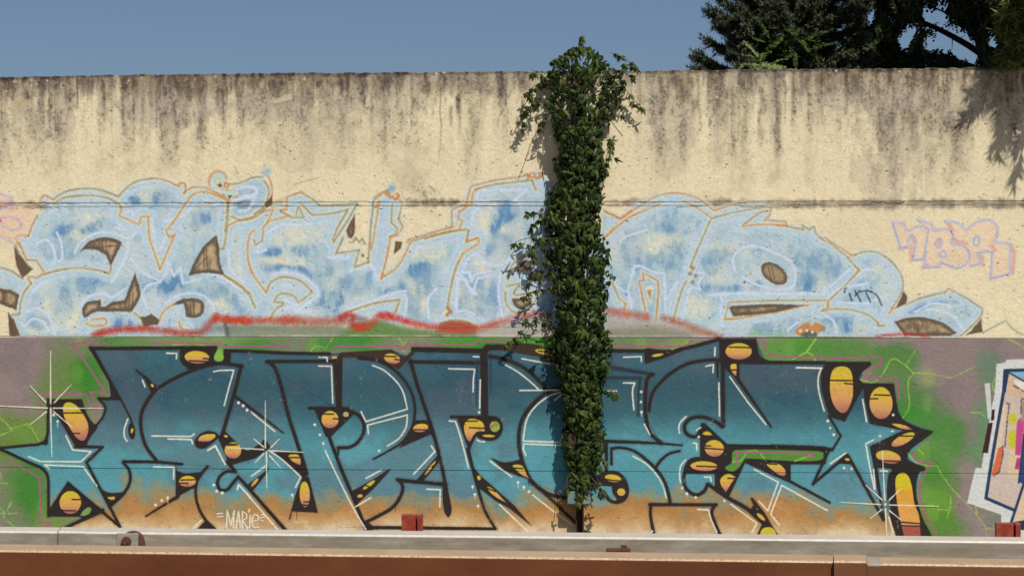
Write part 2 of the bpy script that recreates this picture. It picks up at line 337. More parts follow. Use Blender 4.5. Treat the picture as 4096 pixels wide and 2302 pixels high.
for nm, p in (('pale', up1), ('pale', up2), ('pale', up4)): pass
stroke('F 1790,165 1795,115 1745,90 1705,130 1710,190 1790,240 1900,250', 66, ORG, 4, .75); stroke('F 1785,165 1790,118 1748,100 1712,135 1722,195 1795,238 1900,245', 46, AQUA, 4, 1)
umask = np.zeros((TH, TW), np.float32)
for p in (up1, up1b, up2, up3, up4):
    b, c = cov_poly(t_of(p), 22.0, 4.0); umask[b[0]:b[1], b[2]:b[3]] = np.maximum(umask[b[0]:b[1], b[2]:b[3]], c)
core = sstep(0.75, 1.0, umask)
mix(SKYB2, umask * 0.5 * sstep(0.45, 0.6, N_CL)); mix((196, 206, 212), core * sstep(0.5, 0.62, vnoise(TH, TW, 90, 90, 4, .6, 21)) * 0.6)
CLOUD = (222, 219, 192)
N_BRU = vnoise(TH, TW, 30, 12, 4, .62, 33) * .6 + vnoise(TH, TW, 24, 24, 3, .6, 34) * .4
mix(MIDB, core * sstep(.54, .66, N_BRU) * .34); mix((206, 210, 206), core * sstep(.46, .34, N_BRU) * .4)
def blot(c, x, y, rx, ry, col, st=.85, rot=0.0, br=1.0):
    cc = CROPS[c]; gx, gy, gr = cc[0] + x / cc[2], cc[1] + y / cc[2], 2.0 * max(rx, ry) / cc[2]; w = win(gx - gr, gx + gr, gy - gr, gy + gr); X = PX[w] - gx; Y = PY[w] - gy; a = R(rot)
    u = (X * math.cos(a) + Y * math.sin(a)) / (rx / cc[2]); v = (-X * math.sin(a) + Y * math.cos(a)) / (ry / cc[2])
    d = (u * u + v * v) / 1.7 + (N_CL[w] - 0.5) * 1.6 + (N_BR[w] - 0.5) * 1.2 * br
    mixw(w, col, sstep(1.2, 0.15, d) * st * umask[w] * (0.30 + 0.75 * sstep(0.42, 0.58, N_BRU[w])) * (0.75 + 0.4 * N_FINE[w]))
for c, x, y, rx, ry, rot, st in [('F', 680, 500, 170, 90, -25, .9), ('F', 560, 620, 80, 60, 0, .5), ('F', 500, 1160, 160, 150, 0, .85), ('F', 300, 1330, 110, 60, 0, .8), ('F', 570, 1290, 60, 90, 0, .9), ('F', 1200, 265, 130, 55, 0, .9), ('F', 1600, 480, 90, 100, 0, .7), ('F', 1780, 1070, 110, 120, 0, .8), ('F', 1350, 720, 70, 60, 0, .5), ('F', 1900, 800, 50, 150, 0, .6),
    ('G', 560, 600, 190, 80, 0, .75), ('G', 500, 790, 170, 80, 0, .95), ('G', 830, 930, 90, 90, 0, .9), ('G', 970, 1060, 190, 110, 0, .7), ('G', 1540, 1050, 90, 180, 10, .9), ('G', 1650, 720, 140, 130, 0, .75), ('G', 100, 650, 60, 180, 0, .5), ('G', 540, 1000, 60, 30, 0, .8), ('G', 1950, 1120, 90, 130, 0, .8),
    ('H', 620, 540, 170, 170, 0, .9), ('H', 430, 480, 60, 80, 0, .7), ('H', 430, 820, 60, 70, 0, .85), ('H', 370, 1100, 130, 100, 0, .7), ('H', 1900, 640, 150, 130, 0, .9),
    ('I', 560, 520, 200, 130, 0, .95), ('I', 300, 560, 140, 140, 0, .6), ('I', 640, 740, 80, 70, 0, .6), ('I', 1110, 600, 150, 100, 0, .8), ('I', 1110, 820, 120, 130, 0, .8), ('I', 900, 1110, 120, 110, 0, .75), ('I', 1350, 620, 80, 50, 0, .6), ('I', 2010, 850, 90, 100, 0, .7), ('I', 1500, 1300, 200, 60, 0, .4),
    ('J', 210, 830, 90, 140, 20, .8), ('J', 700, 800, 90, 90, 0, .5), ('J', 760, 960, 100, 80, 0, .4), ('J', 560, 1320, 90, 50, 0, .5), ('J', 1350, 1150, 140, 60, 20, .4)]:
    blot(c, x, y, rx, ry, CLOUD, st, rot)
for c, x, y, rx, ry, rot, st in [('F', 510, 540, 90, 34, -25, .9), ('F', 780, 500, 110, 36, -20, .75), ('F', 540, 680, 50, 70, 0, .6), ('F', 475, 740, 26, 70, 0, .7), ('F', 380, 690, 60, 50, 0, .5), ('F', 640, 970, 150, 60, -15, .65), ('F', 785, 970, 40, 30, 0, .9), ('F', 520, 1110, 60, 90, 10, .55), ('F', 310, 1290, 60, 40, 0, .7), ('F', 1080, 300, 50, 34, 0, .9), ('F', 1290, 290, 60, 44, 0, .75), ('F', 1380, 280, 30, 50, 0, .6), ('F', 1660, 440, 44, 50, 0, .85), ('F', 1560, 480, 50, 50, 0, .5), ('F', 1370, 970, 100, 60, 0, .95), ('F', 1680, 1020, 80, 50, 0, .7), ('F', 1860, 1060, 40, 110, -30, .65), ('F', 980, 1290, 70, 36, 0, .8), ('F', 1360, 1250, 50, 30, 0, .5),
    ('G', 390, 720, 60, 30, 0, .95), ('G', 590, 715, 50, 36, 0, .8), ('G', 690, 730, 40, 50, 0, .6), ('G', 520, 860, 150, 32, 5, .95), ('G', 740, 920, 70, 60, 40, .85), ('G', 850, 1120, 90, 90, 0, .85), ('G', 1070, 960, 90, 60, -30, .7), ('G', 940, 970, 50, 40, 0, .6), ('G', 1560, 860, 100, 44, -10, .9), ('G', 1640, 930, 30, 60, 0, .6), ('G', 1420, 980, 30, 30, 0, .9), ('G', 1330, 1030, 90, 24, -30, .95), ('G', 1490, 1140, 40, 90, -20, .5), ('G', 1600, 980, 40, 60, 0, .5), ('G', 700, 1000, 40, 60, -30, .7), ('G', 1300, 450, 30, 140, 0, .3), ('G', 840, 880, 30, 60, 0, .6),
    ('H', 680, 400, 60, 70, 30, .95), ('H', 575, 480, 34, 80, 20, .95), ('H', 310, 480, 50, 70, 20, .85), ('H', 640, 640, 80, 60, 0, .5), ('H', 500, 690, 50, 50, 0, .6), ('H', 380, 980, 50, 80, 0, .5), ('H', 470, 1130, 90, 70, 0, .55), ('H', 320, 1150, 50, 60, 0, .5), ('H', 560, 1080, 40, 70, 0, .5), ('H', 960, 1120, 80, 70, 0, .8), ('H', 1910, 530, 50, 30, 0, .8), ('H', 1960, 760, 60, 90, 0, .4),
    ('I', 300, 560, 90, 120, 0, .55), ('I', 640, 380, 50, 24, 0, .9), ('I', 560, 690, 170, 60, 0, .55), ('I', 760, 600, 60, 70, 0, .6), ('I', 700, 730, 60, 40, 0, .6), ('I', 1090, 650, 120, 60, 0, .6), ('I', 1040, 740, 60, 60, 0, .5), ('I', 1100, 940, 190, 40, 0, .75), ('I', 1460, 920, 40, 40, 0, .75), ('I', 1450, 590, 40, 24, 0, .7), ('I', 1850, 670, 60, 60, 0, .55), ('I', 1900, 900, 70, 90, 0, .75), ('I', 1980, 740, 50, 80, 0, .5), ('I', 1550, 1310, 160, 50, 0, .6), ('I', 220, 1000, 50, 40, 0, .9), ('I', 1200, 1080, 60, 60, 0, .5), ('I', 660, 300, 200, 100, 0, .3),
    ('J', 60, 880, 60, 90, 0, .75), ('J', 310, 760, 70, 90, 0, .7), ('J', 120, 720, 60, 90, 0, .6), ('J', 440, 1290, 60, 50, 0, .95), ('J', 600, 800, 60, 70, 0, .55), ('J', 500, 880, 100, 40, -35, .45), ('J', 1150, 1100, 120, 30, -20, .75), ('J', 1380, 1040, 110, 30, -10, .5), ('J', 420, 1050, 60, 24, 0, .6), ('J', 330, 1220, 90, 30, 0, .4)]:
    blot(c, x, y, rx * 1.5, ry * 1.5, MIDB, .55, rot); blot(c, x, y, rx, ry, DEEPB if st > .7 else MIDB, st * .9, rot)
blot('G', 150, 330, 70, 50, (120, 140, 150), .8); blot('G', 210, 250, 30, 24, (70, 110, 190), .9)
lay(cov_poly(t_of(ell('G', 150, 330, 60, 40)), 8, 6), (124, 142, 152), .75)
# halo and outer pale line beside the outlines, then the outlines
LINES = [('o', 'F 320,315! 330,285 355,262 395,280! 430,298!'), ('v', 'F 430,298! 470,262 560,222 700,206 820,222 950,272!'), ('v', 'F 950,272! 1040,182 1130,140 1230,124!'), ('o', 'F 1230,124! 1330,142 1440,190! 1440,165! 1482,165! 1495,205 1478,242!'), ('o', 'F 1478,242! 1540,200 1620,195 1700,222 1850,300!'),
  ('v', 'F 430,330! 520,280 700,262 850,280 950,330 970,360'), ('o', 'F 970,345 975,375 955,425! 1120,497! 1135,432! 1192,432!'), ('o', 'F 1192,432! 1200,600 1240,720 1285,855!'), ('o', 'F 1285,855! 1405,575! 1362,597 1335,550! 1420,440! 1515,290! 1570,245 1660,235 1790,285 1835,312!'), ('v', 'F 1835,312! 1828,500 1798,690! 1765,690!'),
  ('v', 'F 360,895! 450,868 600,845 760,858 880,890! 892,830!'), ('o', 'F 140,655! 125,610! 140,582! 228,586!'), ('o', 'F 150,640! 215,783! 290,783! 360,885! 300,922! 225,915! 225,935! 250,968!'), ('v', 'F 250,968! 195,1040 165,1130 155,1218! 95,1225!'), ('v', 'F 120,655! 160,740 215,815! 262,855!'),
  ('v', 'F 300,420 250,520 228,590'), ('o', 'F 735,1262! 830,1250 860,1280 830,1305 740,1308 690,1290'), ('o', 'F 1440,1275! 1450,1320 1500,1340'), ('v', 'F 0,842 90,870 180,930!'), ('v', 'F 1080,1205 1130,1250 1160,1330'), ('v', 'F 1800,905 1900,970 2011,1050'),
  ('o', 'F 1280,1280! 1310,1200 1400,1130!'),
  ('v', 'G 0,550! 25,300'), ('o', 'G 15,512! 90,472 225,437! 245,405! 385,372! 370,415! 330,495!'), ('o', 'G 295,85! 330,95 365,150 378,230 365,290 330,350'), ('v', 'G 330,350! 280,410 200,450 120,460 50,430'), ('v', 'G 0,160! 60,172 150,150 220,118 300,115'), ('v', 'G 320,150 352,230 320,340 240,410'), ('o', 'G 445,380! 495,375! 495,275! 610,236! 705,295!'), ('v', 'G 570,420! 590,350! 635,440! 540,440! 445,390!'), ('o', 'G 320,505! 350,470! 520,425!'), ('v', 'G 705,295! 760,345! 900,340 1060,328!'), ('v', 'G 600,320! 700,420! 840,410 980,380!'),
  ('v', 'G 1060,330! 1000,440! 870,640!'), ('v', 'G 990,370! 900,530! 865,620!'), ('v', 'G 950,600! 892,728! 1078,702! 1040,838! 1150,800!'), ('o', 'G 235,548! 200,570 182,680 188,800 240,920 330,1040!'), ('v', 'G 310,510! 295,630! 245,660! 230,620!'), ('v', 'G 330,1040! 370,960 450,920 560,930 640,975 700,1040! 590,1125! 550,1070 470,1050 420,1070 392,1115! 470,1130 430,1160! 405,1180 360,1250'),
  ('v', 'G 1150,800! 1172,500! 1195,300! 1310,220!'), ('o', 'G 1195,280! 1250,245! 1315,218!'), ('o', 'G 1215,340! 1240,310! 1200,560! 1175,700!'), ('o', 'G 1405,300! 1425,320! 1395,450! 1430,515! 1390,580! 1330,595!'), ('v', 'G 1345,330! 1335,480! 1385,530! 1375,570! 1330,590!'), ('o', 'G 1330,595! 1300,760 1255,925! 1390,830 1485,650!'), ('o', 'G 1470,620! 1650,565 1840,515!'), ('v', 'G 1485,650! 1500,630 1680,580 1860,540!'), ('o', 'G 1460,640! 1480,615! 1500,610!'),
  ('v', 'G 0,910 100,970 190,1060 240,1165!'), ('v', 'G 980,1200! 1200,1130 1405,1100! 1370,1200!'), ('o', 'G 1255,930! 1270,890!'), ('v', 'G 1000,640! 1030,640! 1050,600! 1080,640! 1100,610! 1125,650!'),
  ('o', 'H 170,525! 215,510! 212,385! 235,365! 330,330!'), ('o', 'H 330,330! 365,190! 560,142 800,105 940,80!'), ('v', 'H 0,610 150,565 330,535! 350,545! 330,635! 420,605'), ('o', 'H 330,635! 430,605! 430,650! 310,720! 270,790!'), ('v', 'H 270,790! 235,880 205,1010 180,1150!'), ('o', 'H 275,540! 300,462! 262,455! 275,395! 372,325! 385,240! 430,205!'), ('v', 'H 400,215! 560,175 860,140! 890,215!'), ('v', 'H 660,930! 690,840 760,765 860,735'), ('v', 'H 655,990! 760,970! 720,1060 900,1040 885,1110 830,1180 760,1205 690,1185 650,1120 645,1040!'), ('v', 'H 150,1280! 240,1265 330,1280 420,1310'),
  ('o', 'H 1450,395! 1575,445! 1660,380'), ('o', 'H 1435,610! 1520,520'),
  ('o', 'I 40,215! 190,295! 340,190 480,100 620,55 740,50 880,85 960,130 1060,212!'), ('o', 'I 30,480! 250,290 420,210 560,150'), ('o', 'I 775,125! 900,180 1040,285!'), ('o', 'I 1060,212! 1300,145 1480,138!'), ('v', 'I 1040,288! 1200,240 1500,185'), ('o', 'I 1520,180! 1598,185! 1580,265! 1535,300! 1730,315! 1745,350! 1640,345!'), ('v', 'I 1560,215! 1480,240 1330,350!'), ('o', 'I 1330,362! 1440,345 1600,345 1750,360!'), ('v', 'I 1750,362! 1900,390! 1890,350! 1950,390! 2000,360! 2010,420! 2102,500!'),
  ('v', 'I 1030,300! 950,480 880,640 840,740! 880,740!'), ('v', 'I 805,870! 750,990 680,1240!'), ('v', 'I 110,880 180,1040!'), ('v', 'I 2102,1050! 1600,1053 1200,1068! 1165,1225! 1250,1225!'), ('o', 'I 1165,1225! 1250,1222! 1600,1168 1950,1092!'), ('o', 'I 180,1040! 240,1080! 220,1130! 270,1250!'),
  ('o', 'J 215,490! 235,460! 500,635! 545,618!'), ('v', 'J 520,628! 600,598 720,600 840,668 932,778 970,880 945,1000 860,1130!'), ('v', 'J 270,500! 430,630! 560,770! 420,920! 265,1060! 268,1110!'), ('o', 'J 545,750! 562,770! 540,795!'), ('o', 'J 270,1060! 270,1115! 205,1150!'), ('v', 'J 205,1150! 330,1130 500,1140 650,1190 735,1260! 730,1285! 800,1285!'), ('o', 'J 840,1170! 870,1130! 1000,1085!'), ('v', 'J 1000,1085! 1130,1030! 1365,970!'), ('o', 'J 1355,990! 1390,940! 1440,965!'), ('v', 'J 1440,965! 1560,1030 1712,1130! 1700,1190 1640,1260 1505,1385!'), ('v', 'J 1720,1350! 1850,1280 1930,1238! 1990,1310 2085,1370!')]
for k, s in LINES: stroke(s, 138, LAV, 7, .62, nz=3, mod=umask * (.35 + 1.0 * N_CL))
for k, s in LINES: stroke(s, 100, (170, 198, 213), 12, .85, nz=3, mod=umask * (.6 + .6 * N_CL))
# lavender inner line work
for s in ['F 300,645 370,622 430,690 445,790 420,800', 'F 455,560 490,640 500,760 470,790', 'F 600,720 660,630 800,560 950,580 1030,610 1090,560', 'F 1030,640 1010,760 900,960!', 'F 1050,770 1150,880 1290,950! 1330,900! 1350,800 1395,910! 1450,840! 1470,970! 1620,930', 'F 640,1170 690,1090 800,1050 860,1060 890,1095! 1010,1010', 'F 170,1285! 200,1310 260,1255 340,1275 390,1340', 'F 210,1195 310,1175 400,1250 440,1390', 'F 1180,1160! 1130,1050! 1200,980 1290,960', 'F 1330,1130 1450,1060 1580,1050 1680,1100 1720,1190', 'F 1010,400 1060,390! 1080,470! 1220,450! 1250,700! 1290,700! 1330,600!', 'F 1560,880 1760,910 1900,1000', 'F 1840,700 1850,850 1960,960', 'F 260,1040 300,990 360,960', 'F 960,500! 1000,540! 930,520!', 'F 1340,470! 1480,420! 1540,360!',
          'G 90,215! 180,190 250,210 250,250! 110,280!', 'G 70,300! 240,275! 190,370 120,390', 'G 280,640 260,720 330,700', 'G 380,900 480,880 600,900 700,970 755,1060! 610,1170! 480,1100!', 'G 420,1200 520,1160 600,1190 680,1200 760,1260', 'G 340,560! 460,490! 530,500 700,490', 'G 830,760! 1000,760!', 'G 1000,870! 1180,820! 1230,940!', 'G 1440,1050 1460,1110 1440,1250', 'G 1000,1170! 1380,1040! 1450,1030', 'G 1640,1250 1630,1100 1700,1010', 'G 1850,885! 1960,880! 1990,950!', 'G 1860,1180! 1870,930! 1930,940 1960,1000 2010,1050',
          'H 250,1150! 265,930 310,930 380,1050! 420,930! 520,905', 'H 240,880! 350,880! 375,950! 395,900! 520,870', 'H 310,830! 370,750 420,740 460,770! 470,815! 600,820 720,740', 'H 420,300 440,230 600,220 820,215! 720,300! 780,340!', 'H 370,500! 385,400! 430,370!', 'H 600,900 590,1050 620,1230', 'H 250,1195! 330,1190 400,1220',
          'I 190,520! 200,480! 280,440 420,400', 'I 300,1100! 260,950! 320,730! 380,730 480,780 600,800! 610,1180!', 'I 620,1040! 720,870!', 'I 770,1230! 830,950! 880,930 940,955! 910,900! 970,800! 920,790!', 'I 1260,780 1240,660 1310,570 1430,545 1600,590 1780,690 1820,800 1800,920 1680,950 1480,910 1330,830', 'I 1130,1280! 1130,1000! 1160,985 2060,990! 2102,930!', 'I 1010,1000! 1200,990!', 'I 120,880! 210,960! 260,970! 290,1120!', 'I 1750,1330! 1870,1230!',
          'J 0,980! 220,990! 460,770!', 'J 270,1020! 620,760! 700,760', 'J 360,1070! 640,1080! 760,1020', 'J 1080,1160 1250,1080 1400,1100', 'J 1180,1140 1330,1150 1450,1210 1520,1300', 'J 250,1200 320,1240 350,1350', 'J 430,930! 640,890!']:
    stroke(s, 21, LAV, 2.6, .92, nz=2.0)
for k, s in LINES: stroke(s, 48, HALO, 8, .70, nz=3)
for k, s in LINES: stroke(s, 16, ORG if k == 'o' else OLV, 3.2, .84, nz=2.5, mod=0.55 + 0.7 * N_MID)
# brown openings of the letters
COUNTERS = ['F 640,722 700,645 800,602 905,606 980,640! 890,832! 850,740! 770,700 680,695', 'F 1515,908! 1560,800 1640,670 1742,580! 1762,700 1768,800 1805,902! 1650,885', 'F 1085,882! 1118,1000 1125,1080 1060,1195! 900,1195 760,1200 680,1245 660,1180 700,1120 808,1102! 812,1155! 850,1155! 900,1122 1000,1105! 1045,985', 'F 1400,1140 1450,1100 1550,1088 1622,1108 1642,1170 1612,1230 1550,1246 1498,1235! 1478,1132!', 'F 112,665! 160,745 220,822! 262,855! 180,925! 130,820', 'F -40,1010! 0,1010 80,1022 152,1060! 130,1182! 0,1135 -40,1130!', 'F 1128,1240! 1170,1235! 1215,1210! 1280,1262! 1270,1300! 1160,1312!', 'F 62,1200! 110,1262! 162,1390! 75,1392!',
            'H 700,905! 722,840 800,788 862,788! 850,860! 720,880!', 'H 820,955! 845,880 900,860 960,870! 920,950!', 'H 698,1092! 860,1080! 845,1130 780,1178 720,1150', 'I 1210,1130! 1230,1105 1600,1085 1905,1095! 1600,1165 1240,1200!', 'J 888,1250! 1000,1215 1150,1208 1330,1255 1475,1355! 1400,1380! 985,1382!', 'G 975,535! 1045,405! 1042,560! 1020,605! 990,600!', 'G 1355,738! 1370,630! 1425,635! 1410,690!', 'J 1600,1340! 1700,1222! 1712,1345! 1560,1372!', 'J 975,965! 1010,1010! 1000,1080! 905,1120!', 'H 690,1070! 730,1022! 700,1060!', 'F 1745,175! 1775,165! 1790,190! 1760,195!', 'F 1825,265! 1862,262! 1848,292!', 'G 320,330! 378,260! 378,330! 330,365!']
for i, s in enumerate(COUNTERS):
    p = curve(P(s), True); t = t_of(p); keep('opening', p)
    lay(cov_poly(t, 3.0, 3.0), BRN, .9); b = cov_poly(t, 1.0)
    (y0, y1, x0, x1), c = b
    # lighter tan core away from the rim
    cx, cy = t.mean(0); ti = cov_poly(cx + (t - cx) * 1.0 if False else np.stack([t[:, 0], t[:, 1]], 1), 30.0, 6.0)
    if i not in (4, 6, 7, 15, 16): lay((ti[0], sstep(0.60, 0.92, ti[1])), TANC, .85, 0.35 + 1.1 * sstep(.3, .6, N_BRU))
keep('opening', ell('I', 1625, 800, 138, 84, 36)); lay(cov_poly(t_of(ell('I', 1625, 800, 138, 84, 36)), 3, 3), BRN, .9); lay(cov_poly(t_of(ell('I', 1625, 800, 108, 60, 36)), 8, 4), TANC, .85)
for s in ['I 1570,740! 1600,860!', 'I 1600,735! 1630,850!', 'I 1375,1120! 1388,1175!', 'I 1395,1120! 1405,1172!', 'F 820,610! 825,700!', 'F 850,610! 860,720!', 'F 1640,700! 1640,830!', 'F 1660,690! 1662,830!', 'F 1530,1110! 1535,1220!', 'F 1555,1110! 1560,1220!', 'F 1045,1060! 1035,1150!', 'F 1070,1040! 1060,1150!', 'F 15,1020! 18,1120!', 'F 30,1020! 35,1125!', 'J 1075,1240! 1080,1340!', 'J 1100,1240! 1112,1340!', 'F 690,690! 980,660!', 'F 80,1260! 110,1390!', 'F 1550,880! 1660,760!']:
    stroke(s, 9, BRN, 2, .75)
# small painted ornaments
def dots(c, pts, r, col, soft=1.5):
    for x, y in pts: lay(cov_poly(t_of(ell(c, x, y, r, r)), soft, 1.5), col, .9)
dots('G', [(1300, 240), (1330, 265), (1370, 280), (1385, 265)], 24, ORG); dots('G', [(1270, 262), (1340, 250), (1368, 268)], 12, HALO); dots('G', [(1340, 205)], 26, (110, 160, 196), 12); dots('G', [(335, 75)], 26, (130, 180, 208), 14)
dots('F', [(1820, 183)], 24, ORG); dots('F', [(1818, 183)], 10, AQUA); dots('H', [(820, 110), (860, 100), (900, 110), (925, 100)], 26, ORG); dots('H', [(808, 118), (860, 100), (900, 98)], 14, AQUA); dots('G', [(1107, 745)], 26, HALO); dots('G', [(1107, 745)], 14, (160, 110, 76))
dots('I', [(860, 750), (890, 820), (865, 880), (840, 800)], 20, OLV); dots('I', [(835, 765), (860, 825), (832, 850)], 15, HALO); dots('G', [(1790, 1170), (1810, 1195), (1785, 1215)], 20, (176, 128, 84)); dots('G', [(1775, 1190), (1760, 1210)], 16, HALO)
dots('I', [(1452, 610), (1530, 638), (1340, 750), (1495, 842)], 11, HALO); dots('I', [(1405, 800)], 11, ORG); dots('I', [(1350, 878)], 13, (84, 110, 120)); dots('H', [(925, 735), (958, 762)], 12, HALO)
poly('I 1820,1350! 1850,1300 1950,1245! 1975,1290! 2010,1250! 2100,1290! 2110,1330! 2020,1355! 1850,1380!', (202, 128, 66), 3, .9); lay(cov_poly(t_of(ell('I', 1925, 1300, 20, 22)), 2, 2), OLV, .9); lay(cov_poly(t_of(ell('I', 2070, 1310, 30, 26)), 2, 2), OLV, .9); poly('I 1870,1370! 1950,1330 2030,1360! 2020,1392! 1880,1392!', (70, 84, 84), 4, .8); dots('I', [(1870, 1335), (1930, 1330), (1980, 1345)], 14, (226, 224, 204))
inn = ['I 390,790! 410,795! 540,870! 545,960! 520,1260! 500,1300!', 'I 400,800! 410,860! 362,872! 390,1000! 450,1270!']
for s in inn: stroke(s, 44, HALO, 7, .6); stroke(s, 16, ORG, 2.2, .9, nz=2)
poly('I 415,935! 470,905 500,935! 475,1085! 455,1060!', HALO, 3, .9); poly('I 435,955! 482,950! 468,1050!', (184, 136, 92), 2, .9)
# S K T scribble
for s in ['J 420,980! 425,945! 440,935!', 'J 470,985! 490,1050!', 'J 520,960! 575,1060!', 'J 520,1010! 565,960!', 'J 575,970! 640,955!', 'J 625,980! 665,1065!', 'J 640,960! 720,1000 770,1095!']: stroke(s, 15, (62, 78, 100), 2, .85, nz=3)
# little lilac letters on the right
for s in ['J 870,320! 985,332! 1010,400! 1110,365 1212,385! 1160,670! 1060,680! 1080,520 1080,460 1030,450 1012,560! 950,560!', 'J 1100,300! 1235,330! 1260,405! 1390,380 1440,450 1425,520! 1540,545 1590,630 1560,710 1480,750 1320,695! 1310,740! 1160,745! 1215,390!', 'J 1360,310! 1450,315 1525,355! 1560,405! 1650,320 1760,298 1845,350 1850,430 1822,510! 1970,525! 1970,800! 1785,852! 1805,600! 1665,610! 1700,710! 1600,730! 1590,620 1530,540 1430,520! 1440,450!']:
    p = curve(P(s), True); keep('small_letter', p); lay(cov_poly(t_of(p), 8, 5), (226, 190, 168), .42, 0.6 + 0.7 * N_MID)
for s in ['J 1040,680! 1050,540!', 'J 1980,540! 2010,600! 1990,800!', 'J 1150,745! 1190,720!', 'J 1400,340! 1430,400!', 'J 1430,480! 1560,520!', 'J 1800,540! 1830,580!', 'J 1050,470! 1070,500!', 'J 1310,490! 1300,530!', 'J 930,570! 960,570!', 'J 1700,640! 1720,720!']: stroke(s, 30, (204, 120, 126), 6, .5, nz=6)
for s in ['J 872,325! 985,335! 1012,400 1110,362 1208,388! 1160,665! 1060,675! 1085,520 1075,455 1030,450 1012,555! 950,562! 920,480 872,325!', 'J 1105,300! 1235,335! 1258,405! 1340,383 1410,400 1440,460 1425,525! 1540,545 1592,630 1560,710 1480,748 1400,730 1320,692! 1308,738! 1162,745! 1185,600', 'J 1360,312! 1450,318 1520,355 1558,400! 1650,325 1760,300 1840,350 1852,430 1825,510! 1970,522! 1968,800! 1788,850! 1805,600! 1740,588 1665,608! 1698,705! 1600,732!']: stroke(s, 27, (184, 184, 206), 3.0, .88, nz=2.5)
for x, y, rx, ry, ro in [(1305, 515, 28, 44, 15), (1342, 620, 28, 32, 0), (1655, 495, 28, 44, 8)]:
    p = [(a, b, False) for a, b in ell('J', x, y, rx, ry, ro, 14)]; q = curve(p, True); q.append(q[0]); lay(cov_stroke(t_of(q), 11 * SCALE / 2.3356, 11 * SCALE / 2.3356, 2.0, 2), (176, 180, 206), .95)
# pale pink piece at the left edge
poly('F -150,240! 0,262! 95,285! 30,322! -150,322!', (228, 192, 166), 5, .7); poly('F -150,340! 100,352 290,352! 240,520 100,650! -150,560!', (228, 186, 160), 16, .55)
for s in ['F 0,250! 95,282! 30,325! 0,318!', 'F -40,375! 90,350 120,350', 'F -40,445! 0,440 100,435 172,490 140,535 60,530 0,478', 'F -20,580! 100,640!']: stroke(s, 24, (190, 180, 196), 4, .8, nz=2)
stroke('F 0,345! 100,330!', 18, (206, 132, 118), 5, .6); lay(cov_poly(t_of(ell('F', 0, 465, 14, 14)), 4, 2), (196, 90, 100), .8)
# hairline cracks that follow the two upper joints
for yb, amp, st in ((813, 7, .8), (829, 9, .75)):
    for k in range(24):
        xa = -300 + k * 190 + float(rg0.uniform(-40, 40)); n = int(rg0.integers(6, 16)); yy = yb - 8 * min(1, max(0, (xa - 300) / 1100)) + (4 if xa > 2500 else 0)
        pts = ' '.join('%.0f,%.0f!' % (xa + j * 17, yy + float(rg0.normal(0, amp * .35))) for j in range(n)); stroke('S ' + pts, float(rg0.uniform(1.5, 4)) * (1.6 if xa > 3150 and yb == 813 else 1), (74, 64, 58), 1.2, st * float(rg0.uniform(.3, 1)), nz=2)
# red band and grey overspray above the joint
N_SPR = np.clip(.02 + 1.75 * (N_CL * .45 + N_MID * .35 + N_FINE * .2), 0, 1.08)
def spray(s, w, col, soft, a, nz=7): stroke(s, w * .8, col, soft * .65, a * .92, nz=nz, mod=N_SPR)
spray('F 1730,1330! 2011,1330 G 400,1330! 900,1350 1250,1330 1700,1390 2011,1400', 90, (128, 138, 120), 26, .85)
poly('G 0,1310! 850,1310 900,1300 1000,1345 1240,1270 1480,1330 2011,1360! 2011,1395! 0,1395!', (124, 136, 116), 8, .8); poly('H 400,1340 650,1290 1000,1240! 1010,1400! 330,1400!', (166, 166, 158), 14, .9); poly('I 60,1200! 300,1230 700,1260 1100,1390! 0,1395!', (168, 162, 152), 22, .9)
poly('G 930,1395! 1000,1330 1240,1275 1330,1310 1700,1375 2011,1360! 2011,1395!', (92, 134, 66), 16, .8); poly('I 0,1330! 500,1300 900,1370! 900,1395! 0,1395!', (134, 132, 112), 14, .8)
RED, RED2 = (172, 46, 34), (188, 64, 36)
spray('F 760,1390! 900,1345 1150,1335 1260,1345 1500,1370 1620,1360 1700,1275 1740,1235', 70, RED, 16, .92); spray('F 1740,1250 1800,1255 1900,1262 2011,1262', 70, RED2, 18, .95); spray('G 0,1262! 200,1270 400,1262 560,1265', 62, RED2, 16, .95); spray('G 480,1262 640,1275 800,1275 960,1262', 84, (170, 84, 62), 22, .8)
spray('G 930,1240 1010,1225 1030,1300 1100,1310', 66, RED, 16, .85); spray('G 1060,1330 1150,1310 1250,1235 1330,1240', 66, RED2, 14, .95); spray('G 1240,1220 1330,1232 1480,1280 1620,1312 1730,1318', 56, (196, 48, 44), 16, .95); poly('G 1740,1290! 1850,1275 2011,1320! 2011,1370! 1700,1355!', (150, 84, 62), 8, .9)
poly('H 110,1340! 140,1290 240,1275 350,1285 430,1330! 300,1370!', (166, 82, 58), 8, .9); spray('H 150,1345! 420,1330 600,1280 700,1250 850,1220 990,1215', 52, (186, 76, 60), 20, .85); spray('H 1440,1190 1600,1210 1760,1235', 60, (176, 104, 84), 26, .75)
spray('I 90,1150 200,1170 300,1180 440,1205', 56, (180, 86, 68), 22, .8); spray('I 600,1210 800,1280 900,1320 1120,1400', 66, (168, 90, 66), 20, .9); spray('J 720,1385 900,1368 1020,1366 1200,1388', 26, (196, 48, 44), 8, .95)
spray('F 1560,1385! 1760,1340 1850,1330', 60, (118, 122, 110), 22, .6); stroke('G 0,1300! 20,1380!', 26, (70, 74, 70), 8, .7); stroke('G 1050,1245! 1130,1265!', 40, (130, 70, 56), 12, .6)
for x in (1420, 1480): pass
lay(cov_poly(t_of(ell('I', 1450, 1365, 60, 36)), 14, 6), (120, 170, 110), .5); lay(cov_poly(t_of(ell('I', 1650, 1370, 120, 28)), 14, 6), (130, 176, 120), .45)
for s in ['G 160,1265! 200,1195!', 'G 1290,1235! 1330,1265!', 'G 540,1340! 570,1290!']: stroke(s, 14, (206, 140, 130), 4, .5)
